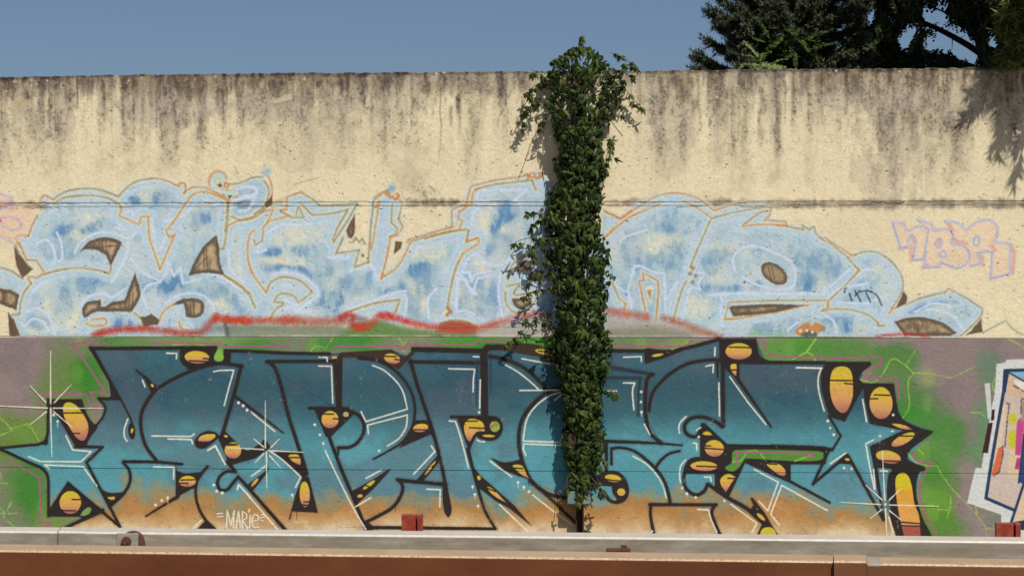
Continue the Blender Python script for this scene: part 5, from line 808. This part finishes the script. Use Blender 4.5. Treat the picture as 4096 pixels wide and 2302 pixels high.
# ------------------------------------------------------------------ foliage
def leaf_mat(name, c0, c1, c2, trans=0.25, rough=.45, spec=.4, scale=9):
    M = Mat(name); g = M.add('ShaderNodeNewGeometry'); nz = M.add('ShaderNodeTexNoise', Scale=float(scale), Detail=3.0); M.l.new(g.outputs['Position'], nz.inputs['Vector'])
    oi = M.add('ShaderNodeObjectInfo'); ad = M.add('ShaderNodeMath', operation='MULTIPLY_ADD'); M.l.new(g.outputs['Random Per Island'], ad.inputs[0]); ad.inputs[1].default_value = .5; M.l.new(nz.outputs['Fac'], ad.inputs[2])
    ad2 = M.add('ShaderNodeMath', operation='MULTIPLY_ADD'); M.l.new(oi.outputs['Random'], ad2.inputs[0]); ad2.inputs[1].default_value = .35; M.l.new(ad.outputs[0], ad2.inputs[2])
    r = ramp(M, [(0.35, c0), (0.8, c1), (1.0, c2)]); M.l.new(ad2.outputs[0], r.inputs[0]); M.l.new(r.outputs[0], M.b.inputs['Base Color'])
    M.b.inputs['Roughness'].default_value = rough; M.b.inputs['Specular IOR Level'].default_value = spec
    if trans:
        tr = M.add('ShaderNodeBsdfTranslucent'); M.l.new(r.outputs[0], tr.inputs['Color']); mx = M.add('ShaderNodeMixShader'); mx.inputs[0].default_value = trans
        M.l.new(M.b.outputs[0], mx.inputs[1]); M.l.new(tr.outputs[0], mx.inputs[2]); M.l.new(mx.outputs[0], M.n['Material Output'].inputs['Surface'])
    return M.m
M_VINE = leaf_mat('creeper_leaf', (0.011, 0.021, 0.005), (0.024, 0.045, 0.010), (0.066, 0.092, 0.019), .10, .5, .16)
M_STEM = noisy('creeper_stem', [(0.3, (0.07, 0.045, 0.025)), (0.7, (0.13, 0.09, 0.05))], 20)
def leaflet(L, w, droop=.25, fold=.25):
    """pointed leaflet along +X from 0, folded along the midrib: verts, faces"""
    st = [(0, .08), (.22, .72), (.45, 1.0), (.70, .72), (.88, .32)]
    v = []; f = []
    for t, ww in st: x = t * L; z = -droop * L * t * t; v += [(x, -w * ww / 2, z - fold * w * ww / 2), (x, 0, z), (x, w * ww / 2, z - fold * w * ww / 2)]
    v.append((L, 0, -droop * L))
    for i in range(len(st) - 1):
        a = i * 3; f += [(a, a + 3, a + 4, a + 1), (a + 1, a + 4, a + 5, a + 2)]
    a = (len(st) - 1) * 3; f += [(a, a + 3, a + 1), (a + 1, a + 3, a + 2)]
    return v, f
def palmate(rg):
    vs, fs = [], []
    for ang, sc in ((0, 1), (38, .95), (-38, .95), (80, .74), (-80, .74)):
        v, f = leaflet(.098 * sc * rg.uniform(.85, 1.15), .030 * sc * rg.uniform(.85, 1.2), rg.uniform(.25, .8), rg.uniform(.2, .7)); m = Matrix.Rotation(R(ang + rg.uniform(-10, 10)), 3, 'Z') @ Matrix.Rotation(R(rg.uniform(5, 40)), 3, 'Y')
        o = len(vs); vs += [m @ Vector(p) + Vector((.004, 0, 0)) for p in v]; fs += [tuple(i + o for i in q) for q in f]
    return vs, fs
def dir_frame(x, zhint):
    x = x.normalized(); y = zhint.cross(x)
    if y.length < 1e-4: y = Vector((0, 1, 0)).cross(x)
    y.normalize(); return Matrix((x, y, x.cross(y))).transposed()
rv = random.Random(31)
PROTO = [palmate(rv) for _ in range(7)]; PM = [mesh('leaf', *p) for p in PROTO]
for m in PM: m.materials.append(M_VINE)
vine = empty('climbing_vine', (pb0.x, YP, 0)); tag(vine, 'dark green creeper with five fingered leaves wrapped round the steel post', 'vine')
# silhouette in photo pixels: y, left, right
VP = [(185, 2284, 2360), (215, 2219, 2430), (250, 2184, 2460), (300, 2128, 2500), (340, 2123, 2510), (390, 2148, 2490), (440, 2179, 2470), (520, 2194, 2449), (600, 2204, 2439), (700, 2209, 2434), (790, 2184, 2429), (860, 2149, 2426), (940, 2163, 2434), (1000, 2168, 2449), (1100, 2183, 2454), (1200, 2198, 2454), (1300, 2193, 2454), (1400, 2183, 2454), (1500, 2216, 2438), (1600, 2226, 2434), (1700, 2236, 2428), (1800, 2240, 2422), (1850, 2250, 2408), (1900, 2264, 2392), (1950, 2280, 2362), (1985, 2294, 2339)]
vy = [v[0] for v in VP]; vl = [v[1] for v in VP]; vr = [v[2] for v in VP]
def vine_at(py):
    l, r = np.interp(py, vy, vl), np.interp(py, vy, vr); a, b = at_y(l, py, YP), at_y(r, py, YP); return a.z, (a.x + b.x) / 2, (b.x - a.x) / 2
leaves = []          # (position, matrix, proto, size, score)
def add_leaf(p, out, score, sc=None):
    d = (out * rv.uniform(.1, .55) + Vector((rv.gauss(0, .3), rv.gauss(0, .2), -rv.uniform(.6, 1.3)))); up = out + Vector((rv.gauss(0, .35), rv.gauss(0, .35), rv.uniform(.2, .9)))
    leaves.append((p, dir_frame(d, up), rv.randrange(7), (sc or rv.choice((rv.uniform(.4, .7), rv.uniform(.7, 1.25)))) * 0.92, score))
for i in range(4200):
    py = rv.uniform(190, 1985)
    if py > 1850 and rv.random() < .35: continue
    z, cx, hw = vine_at(py); th = rv.uniform(0, 2 * math.pi); dpt = min(.25, max(.10, hw * .8)) * (1.15 if py < 480 else 1)
    rr = rv.uniform(.62, 1.02) * (.93 + .10 * math.sin(th * 2 + z * 7.3) + .07 * math.sin(z * 19 + th * 3)); o = Vector((math.cos(th), math.sin(th), .25 if py > 260 else .9)).normalized()
    p = Vector((cx + math.cos(th) * max(.02, hw - .012) * rr, YP + math.sin(th) * dpt * rr, z + .01))
    if p.y > -.025: continue
    add_leaf(p, o, rr - (math.sin(th)) * .8 + rv.uniform(0, .25))
# hanging sprays: photo polylines at a depth in front of the wall
SPR = [('S 2160,330 2120,360 2095,410', -.36, 7), ('S 2150,400 2110,440 2080,500', -.30, 6), ('S 2440,210 2500,235 2560,285', -.4, 8), ('S 2430,300 2500,290 2530,320', -.36, 5), ('S 2480,330 2520,380 2565,430', -.16, 7), ('S 2150,295 2130,280', -.4, 3), ('S 2310,200 2325,170 2330,150', -.4, 5), ('S 2230,860 2150,880 2120,930', -.34, 8), ('S 2200,850 2130,850 2110,860', -.4, 6), ('S 2220,960 2120,950 2060,970', -.33, 10), ('S 2200,930 2130,990 2125,1050', -.30, 6), ('S 2230,1090 2160,1100 2110,1140', -.34, 7), ('S 2230,1140 2150,1160 2080,1180', -.3, 6), ('S 2250,950 2170,960 2160,990', -.42, 7), ('S 2210,1060 2140,1030 2120,1010', -.28, 4),
       ('S 2220,1300 2120,1270 2070,1290', -.22, 5), ('S 2220,1330 2180,1360', -.3, 4), ('S 2400,560 2440,550 2450,620', -.4, 5), ('S 2410,660 2440,600 2440,570', -.45, 6), ('S 2400,620 2430,700', -.4, 4), ('S 2420,1560 2460,1560 2470,1590', -.42, 6), ('S 2360,1900 2390,1940 2400,1975', -.42, 8), ('S 2330,1960 2325,2000', -.5, 6), ('S 2400,1790 2420,1880', -.4, 6), ('S 2430,1430 2440,1480', -.45, 4), ('S 2270,1900 2265,1960', -.38, 4), ('S 2300,700 2260,760 2250,830', -.5, 6), ('S 2230,1240 2130,1290 2050,1360 2010,1390', -.17, 8), ('S 2150,520 2130,560 2100,640', -.22, 0), ('S 2200,350 2140,420 2070,510', -.2, 5), ('S 2190,420 2160,520', -.3, 5), ('S 2440,350 2480,420 2520,470', -.2, 4)]
bmst = bmesh.new()
for s, y, n in SPR:
    pts = [at_y(a[0], a[1], y * .62) for a in curve(P(s), False, 25)]
    bm_tube(bmst, pts, [.0035] * len(pts), 4)
    for i in range(n):
        t = (i + rv.uniform(.2, 1)) / n * (len(pts) - 1); a = int(min(t, len(pts) - 2)); p = pts[a].lerp(pts[a + 1], t - a) + Vector((rv.gauss(0, .02), rv.gauss(0, .03), rv.gauss(0, .02)))
        add_leaf(p, Vector((rv.gauss(0, .4), -1, .3)).normalized(), 2.0, rv.uniform(.65, 1.0))
for k in range(9):
    th0 = rv.uniform(0, 6.28); pts = []
    for j in range(34):
        py = 2015 - 1780 * j / 33; z, cx, hw = vine_at(min(max(py, 190), 1985)); th = th0 + .55 * math.sin(j * .4 + k); pts.append(Vector((cx + math.cos(th) * min(.09, hw * .5), YP + math.sin(th) * .07 - .01, z)))
    bm_tube(bmst, pts, [.008 - .004 * j / 33 for j in range(34)], 5)
link('stem', bm_mesh('stem', bmst), M_STEM, vine)
leaves.sort(key=lambda q: -q[4])
for p, m, k, s, _ in leaves[:300]:
    o = bpy.data.objects.new('leaf', PM[k]); COL.objects.link(o); o.parent = vine; o.matrix_parent_inverse = Matrix.Translation(-Vector(vine.location)); o.matrix_basis = Matrix.Translation(p) @ (m * s).to_4x4()
def bulk(name, items, protos, mat, parent):
    """many small leaves as one mesh: each prototype set out at all its places at once"""
    VV, LL, NN, off = [], [], [], 0
    for k, (vs, fs) in enumerate(protos):
        it = [q for q in items if q[2] == k]
        if not it: continue
        a = np.array([tuple(v) for v in vs], np.float32); M_ = np.array([[list(r) for r in q[1]] for q in it], np.float32) * np.array([q[3] for q in it], np.float32)[:, None, None]; T_ = np.array([tuple(q[0]) for q in it], np.float32)
        VV.append((np.einsum('nij,vj->nvi', M_, a) + T_[:, None]).reshape(-1, 3)); fl = np.array([i for f in fs for i in f], np.int64)
        LL.append((fl[None] + off + np.arange(len(it))[:, None] * len(a)).ravel()); NN.append(np.tile([len(f) for f in fs], len(it))); off += len(it) * len(a)
    V, L, N = np.concatenate(VV), np.concatenate(LL), np.concatenate(NN); me = bpy.data.meshes.new(name)
    me.vertices.add(len(V)); me.vertices.foreach_set('co', V.ravel()); me.loops.add(len(L)); me.loops.foreach_set('vertex_index', L.astype(np.int32)); me.polygons.add(len(N)); me.polygons.foreach_set('loop_start', np.concatenate([[0], np.cumsum(N)[:-1]]).astype(np.int32))
    me.update(calc_edges=True); me.validate(); o = link(name, me, mat, parent); o['kind'] = 'stuff'; return o
bulk('leaf_mass', leaves[300:], PROTO, M_VINE, vine)

# ------------------------------------------------------------------ trees behind the wall
M_BARK = noisy('bark', [(0.3, (0.035, 0.028, 0.022)), (0.7, (0.08, 0.065, 0.05))], 14, .9, bump=.5)
def tri_sprig(rg, L, w, n):
    """a short twig bristling with needles: n slim blades"""
    vs, fs = [], []
    for i in range(n):
        t = i / max(1, n - 1); a = rg.uniform(0, 6.28); b = Vector((t * L, 0, 0)); d = Vector((.75, math.cos(a), math.sin(a))).normalized() * (w * rg.uniform(.7, 1.2)); sd = d.cross(Vector((rg.gauss(0, 1), rg.gauss(0, 1), rg.gauss(0, 1)))).normalized() * (w * .13)
        o = len(vs); vs += [b - sd, b + sd, b + d]; fs.append((o, o + 1, o + 2))
    return vs, fs
M_SPR = leaf_mat('spruce_needles', (0.028, 0.034, 0.019), (0.042, 0.052, 0.028), (0.068, 0.08, 0.044), 0, .6, .2, 3)
rt = random.Random(5)
SPROTO = [tri_sprig(rt, .14, .05, 20) for _ in range(5)]
def conifer(px, y, H, zlo, zhi, label, rad, protos, mat, per=1.0, rise=.42):
    b = at_y(px, 270, y); t = empty('spruce_tree', (b.x, y, 0)); tag(t, label, 'tree', 'trees behind the wall')
    bm = bmesh.new(); bm_tube(bm, [(b.x, y, 0), (b.x + .03, y, H * .5), (b.x, y, H)], [.2, .11, .01], 10); link('trunk', bm_mesh('trunk', bm), M_BARK, t)
    bb = bmesh.new(); items = []; z = zlo
    while z < zhi:
        k = rt.randint(8, 10); a0 = rt.uniform(0, 6.28)
        for i in range(k):
            a = a0 + i * 6.28 / k + rt.gauss(0, .12); L = rad * (H - z) / H * rt.uniform(.85, 1.12); d = Vector((math.cos(a), math.sin(a), 0)); pts = []
            for j in range(9): s = j / 8; pts.append(Vector((b.x, y, z)) + d * (L * s) + Vector((0, 0, L * (-.20 * s + rise * s * s))))
            bm_tube(bb, pts, [.018 * (1 - .8 * j / 8) for j in range(9)], 5)
            n = int(190 * L * per)
            for q in range(n):
                s = .12 + .88 * (q + rt.random()) / n; j = min(7, int(s * 8)); p = pts[j].lerp(pts[j + 1], s * 8 - j); tan = (pts[j + 1] - pts[j]).normalized(); sd = tan.cross(Vector((0, 0, 1))).normalized() * rt.choice((-1, 1))
                reach = .34 * L * (1 - s) * rt.uniform(.1, 1) + .02
                tw = (tan * .8 + sd * rt.uniform(.2, .9) + Vector((0, 0, rt.gauss(-.12, .22)))).normalized()
                for r in range(1 + int(reach / .085)):
                    pp = p + (tan * .6 + sd).normalized() * (reach * (r + rt.random()) / (1 + int(reach / .085))) + Vector((0, 0, -.25 * reach * rt.random()))
                    items.append((pp, dir_frame(tw, Vector((rt.gauss(0, .3), rt.gauss(0, .3), 1))), rt.randrange(len(protos)), rt.uniform(.7, 1.25)))
        z += rt.uniform(.15, .21)
    link('branches', bm_mesh('branches', bb), M_BARK, t); bulk('needles', items, protos, mat, t); return t
conifer(3140, 4.2, 9.5, 3.9, 7.4, 'grey green spruce with upturned branch tips rising behind the wall', 2.02, SPROTO, M_SPR, 1.1)
# robinia with feathered leaves and open gaps of sky
M_ROB = leaf_mat('robinia_leaf', (0.030, 0.042, 0.016), (0.040, 0.056, 0.020), (0.055, 0.075, 0.026), .05, .6, .15)
def pinnate(rg, L=.24, n=8, lw=.017, ll=.040):
    vs, fs = [], []; c = rg.uniform(.1, .5)
    for i in range(n * 2 + 1):
        t = .18 + .82 * (i // 2) / n; b = Vector((t * L, 0, -c * L * t * t)); ang = 0 if i == n * 2 else R(rg.uniform(55, 80)) * (1 if i % 2 else -1); d = Vector((math.cos(ang), math.sin(ang), -rg.uniform(.1, .6))).normalized(); sd = d.cross(Vector((rg.gauss(0, .3), rg.gauss(0, .3), 1))).normalized()
        o = len(vs); l = ll * rg.uniform(.85, 1.15); vs += [b, b + d * l * .35 + sd * lw, b + d * l * .8 + sd * lw * .8, b + d * l, b + d * l * .8 - sd * lw * .8, b + d * l * .35 - sd * lw]; fs += [(o, o + 1, o + 2, o + 3), (o, o + 3, o + 4, o + 5)]
    o = len(vs); vs += [Vector((0, .0015, 0)), Vector((0, -.0015, 0)), Vector((L, 0, -c * L))]; fs.append((o, o + 1, o + 2)); return vs, fs
RP = [pinnate(rt) for _ in range(6)]
def in_gap(x, y, gaps): return any(((x - a) / c) ** 2 + ((y - b) / d) ** 2 < 1 for a, b, c, d in gaps)
YR = 5.4; rb = at_y(3560, 270, YR); rob = empty('robinia_tree', (rb.x, YR, 0)); tag(rob, 'dark broadleaf tree with feathered leaves and crossing bare limbs against the sky', 'tree', 'trees behind the wall')
bm = bmesh.new(); b1 = at_y(4010, 320, YR)
bm_tube(bm, [(b1.x + .2, YR, 0), (b1.x + .1, YR, 3.5), tuple(b1)], [.18, .13, .09], 10); link('trunk', bm_mesh('trunk', bm), M_BARK, rob)
for k, (s, w0, w1) in enumerate([('S 4010,320 3960,220 3890,110 3830,30 3790,-60', .06, .03), ('S 3960,240 3870,180 3750,115 3640,70 3540,20', .045, .02), ('S 3980,300 3800,240 3600,210 3430,150', .04, .012), ('S 3900,120 3960,40 4000,-60', .03, .015), ('S 3700,95 3640,0 3600,-80', .022, .01), ('S 3800,60 3700,20 3650,60', .012, .006), ('S 3990,280 3850,270 3700,280', .03, .01), ('S 3780,130 3800,110 3790,90', .006, .003), ('S 3810,150 3808,200', .006, .003), ('S 3830,160 3860,140', .005, .003)]):
    pts = [at_y(a[0], a[1], YR + .25 * math.sin(k * 2.1)) for a in curve(P(s), False, 30)]; bm = bmesh.new(); bm_tube(bm, pts, [w0 + (w1 - w0) * i / (len(pts) - 1) for i in range(len(pts))], 8); link('limb', bm_mesh('limb', bm), M_BARK, rob)
GAPS = [(3800, 130, 66, 48), (3850, 175, 60, 40), (3742, 48, 38, 26), (3725, 165, 40, 30), (3715, 40, 24, 40), (3640, 120, 30, 40), (3610, 165, 24, 30), (3560, 60, 14, 20), (3770, 20, 20, 30), (3540, 190, 14, 16), (3700, 235, 18, 16), (3480, 60, 22, 30), (3460, 200, 14, 16), (3900, 215, 26, 22), (3975, 160, 26, 24), (3630, 130, 20, 30), (3615, 150, 16, 22), (3880, 65, 22, 12), (3410, 50, 22, 34), (3430, 8, 22, 12), (3960, 110, 22, 16), (3690, 30, 16, 12), (3905, 260, 20, 16), (3620, 255, 10, 16), (3420, 165, 10, 12)]
items = []
for i in range(6200):
    px, py = rt.uniform(3390, 4080), rt.uniform(-260, 330)
    if py < 0 and rt.random() < .45: continue
    if in_gap(px + rt.gauss(0, 6), py - 12, GAPS): continue
    if px < 3440 and rt.random() < .45: continue
    p = at_y(px, py, YR + rt.uniform(-.9, 1.1)); d = Vector((rt.gauss(0, .7), rt.gauss(0, .7), -rt.uniform(.1, 1.2)))
    e = p + d.normalized() * .22; c = CM.transposed() @ (e - CAM); ex, ey = PW / 2 + FPX * c.x / -c.z, PH / 2 - FPX * c.y / -c.z
    if in_gap(ex, ey, GAPS) or in_gap((ex + px) / 2, (ey + py) / 2, GAPS): continue
    items.append((p, dir_frame(d, Vector((rt.gauss(0, .4), rt.gauss(0, .4), 1))), rt.randrange(6), rt.uniform(.75, 1.15)))
bulk('leaf_mass', items, RP, M_ROB, rob)
# young bright shrub before the spruce
M_AIL = leaf_mat('shrub_leaf', (0.012, 0.023, 0.005), (0.020, 0.038, 0.008), (0.042, 0.072, 0.014), .03, .7, .08)
def shrub(px, y, label, blobs, n, stems, mat, name='shrub'):
    b = at_y(px, 290, y); t = empty(name, (b.x, y, 0)); tag(t, label, 'shrub'); bm = bmesh.new()
    for s in stems: pts = [Vector((b.x + rt.uniform(-.1, .1), y, 0))] + [at_y(a[0], a[1], y) for a in curve(P(s), False, 40)]; bm_tube(bm, pts, [.02] + [.010] * (len(pts) - 1), 6)
    link('stem', bm_mesh('stem', bm), M_BARK, t); it = []
    for i in range(n):
        cx, cy, rx, ry = rt.choice(blobs); u = rt.uniform(0, 6.28); r = math.sqrt(rt.random()); p = at_y(cx + rx * r * math.cos(u), cy + ry * r * math.sin(u), y + rt.uniform(-.3, .5)); d = Vector((rt.gauss(0, .7), -rt.uniform(.1, .9), rt.uniform(-.7, .5)))
        it.append((p, dir_frame(d, Vector((rt.gauss(0, .3), -.5, 1))), rt.randrange(6), rt.uniform(.8, 1.25)))
    bulk('leaf_mass', it, RP, mat, t)
shrub(3130, 3.5, 'bright green leafy shrub in front of the spruce, over the wall top', [(3105, 165, 50, 36), (3150, 145, 50, 40), (3190, 185, 60, 40), (3090, 190, 40, 30), (3250, 200, 60, 50)], 70, ['S 3130,280 3110,180', 'S 3150,280 3180,150', 'S 3200,280 3250,180'], M_AIL)
shrub(3010, 1.4, 'small pale green fern leaved plant just above the wall top', [(3005, 262, 24, 18), (3035, 245, 22, 22), (3060, 262, 18, 14)], 20, ['S 3010,280 3030,240'], leaf_mat('pale_leaf', (0.09, 0.13, 0.035), (0.13, 0.18, 0.05), (0.18, 0.22, 0.08), .3), 'weed')
# long needled pine at the right edge, its low boughs reaching over the wall
M_PIN = leaf_mat('pine_needles', (0.040, 0.056, 0.014), (0.070, 0.092, 0.022), (0.12, 0.14, 0.036), .15, .6, .2, 4)
PPROTO = [tri_sprig(rt, .16, .11, 34) for _ in range(5)]
px0 = at_y(4450, 270, 2.2); pine = empty('pine_tree', (px0.x, 2.2, 0)); tag(pine, 'long needled pine reaching over the wall beside the tree with bare crossing limbs', 'tree', 'trees behind the wall')
bm = bmesh.new(); bm_tube(bm, [(px0.x, 2.2, 0), (px0.x + .1, 2.1, 5), (px0.x, 2.0, 11)], [.26, .2, .05], 12); link('trunk', bm_mesh('trunk', bm), M_BARK, pine)
items = []; bb = bmesh.new()
def bough(a, b, n, spread, sag=.15):
    a, b = Vector(a), Vector(b); pts = []
    for j in range(9): s = j / 8; pts.append(a.lerp(b, s) + Vector((0, 0, -sag * math.sin(s * 3.14))))
    bm_tube(bb, pts, [.04 * (1 - .8 * j / 8) for j in range(9)], 6); dr = (b - a).normalized()
    for i in range(n):
        s = .15 + .85 * (i + rt.random()) / n; j = min(7, int(s * 8)); p = pts[j].lerp(pts[j + 1], s * 8 - j); sd = Vector((rt.gauss(0, 1), rt.gauss(0, 1), rt.gauss(-.25, .7))).normalized(); L = spread * rt.uniform(.2, 1) * (1.15 - s)
        tw = (dr * .8 + sd * .7).normalized()
        for r in range(1 + int(L / .11)): items.append((p + (dr * .5 + sd).normalized() * (L * (r + rt.random()) / (1 + int(L / .11))), dir_frame(tw, Vector((rt.gauss(0, .4), rt.gauss(0, .4), 1))), rt.randrange(5), rt.uniform(.7, 1.2)))
T0 = Vector((px0.x, 2.1, 0))
def seen(px, py, y): p = at_y(px, py, y); return tuple(p)
bough((px0.x - .3, .2, 5.6), seen(4010, 205, -.15), 34, .17); bough((px0.x - .3, .2, 5.7), seen(4050, 165, -.2), 36, .2); bough((px0.x - .3, .2, 5.8), seen(4030, 90, -.1), 60, .3); bough((px0.x - .3, .2, 6.0), seen(4050, 20, -.2), 60, .3); bough((px0.x, 2.1, 5.2), seen(4010, 235, 1.6), 60, .32); bough((px0.x, 2.1, 5.5), seen(4030, 60, 1.4), 80, .40); bough((px0.x, 2.1, 5.6), seen(4060, 130, 1.2), 70, .36); bough((px0.x, 2.1, 6.1), seen(4020, -20, 1.8), 80, .42); bough((px0.x, 2.1, 5.0), seen(4070, 262, 1.3), 50, .28)
def over(px, py, dpt): # a bough tip whose shadow falls at this place of the wall
    w = at_y(px, py, 0.0); return w + SUN_DIR * (dpt / -SUN_DIR.y)
for (x, y, d, n, sp) in [(3960, 285, 1.2, 110, .34), (4000, 280, 1.25, 110, .36), (4060, 300, 1.3, 130, .42), (4090, 360, 1.2, 130, .42), (4030, 330, 1.15, 90, .36), (4070, 380, 1.1, 90, .36), (4100, 300, 1.2, 90, .4), (4040, 280, 1.2, 80, .3), (3915, 400, 1.05, 26, .13), (3885, 500, 1.0, 24, .09), (3950, 330, 1.15, 60, .34), (4000, 420, 1.1, 60, .30), (3985, 560, 1.0, 46, .18), (4060, 500, 1.05, 50, .24), (4075, 640, .95, 44, .16), (4120, 430, 1.1, 70, .38), (4180, 560, 1.0, 60, .3), (4090, 300, 1.2, 80, .42), (4010, 300, 1.2, 60, .3), (4250, 400, 1.2, 70, .4), (3935, 290, 1.25, 24, .15)]:
    e = over(x, y, d); bough((px0.x - .1, 1.6, 6.9), e, n, sp, -.12)
for z in (6.6, 7.2, 7.9, 8.6, 9.4, 10.2):
    for q in range(6): a = q * 1.05 + z * 2; L = 2.6 * (11.5 - z) / 5; bough((px0.x, 2.1, z), (px0.x + math.cos(a) * L, 2.1 + math.sin(a) * L, z + .5), 70, .5)
link('branches', bm_mesh('branches', bb), M_BARK, pine); bulk('needles', items, PPROTO, M_PIN, pine)
# far dark wood that closes the view low behind the trees
for i in range(0): pass
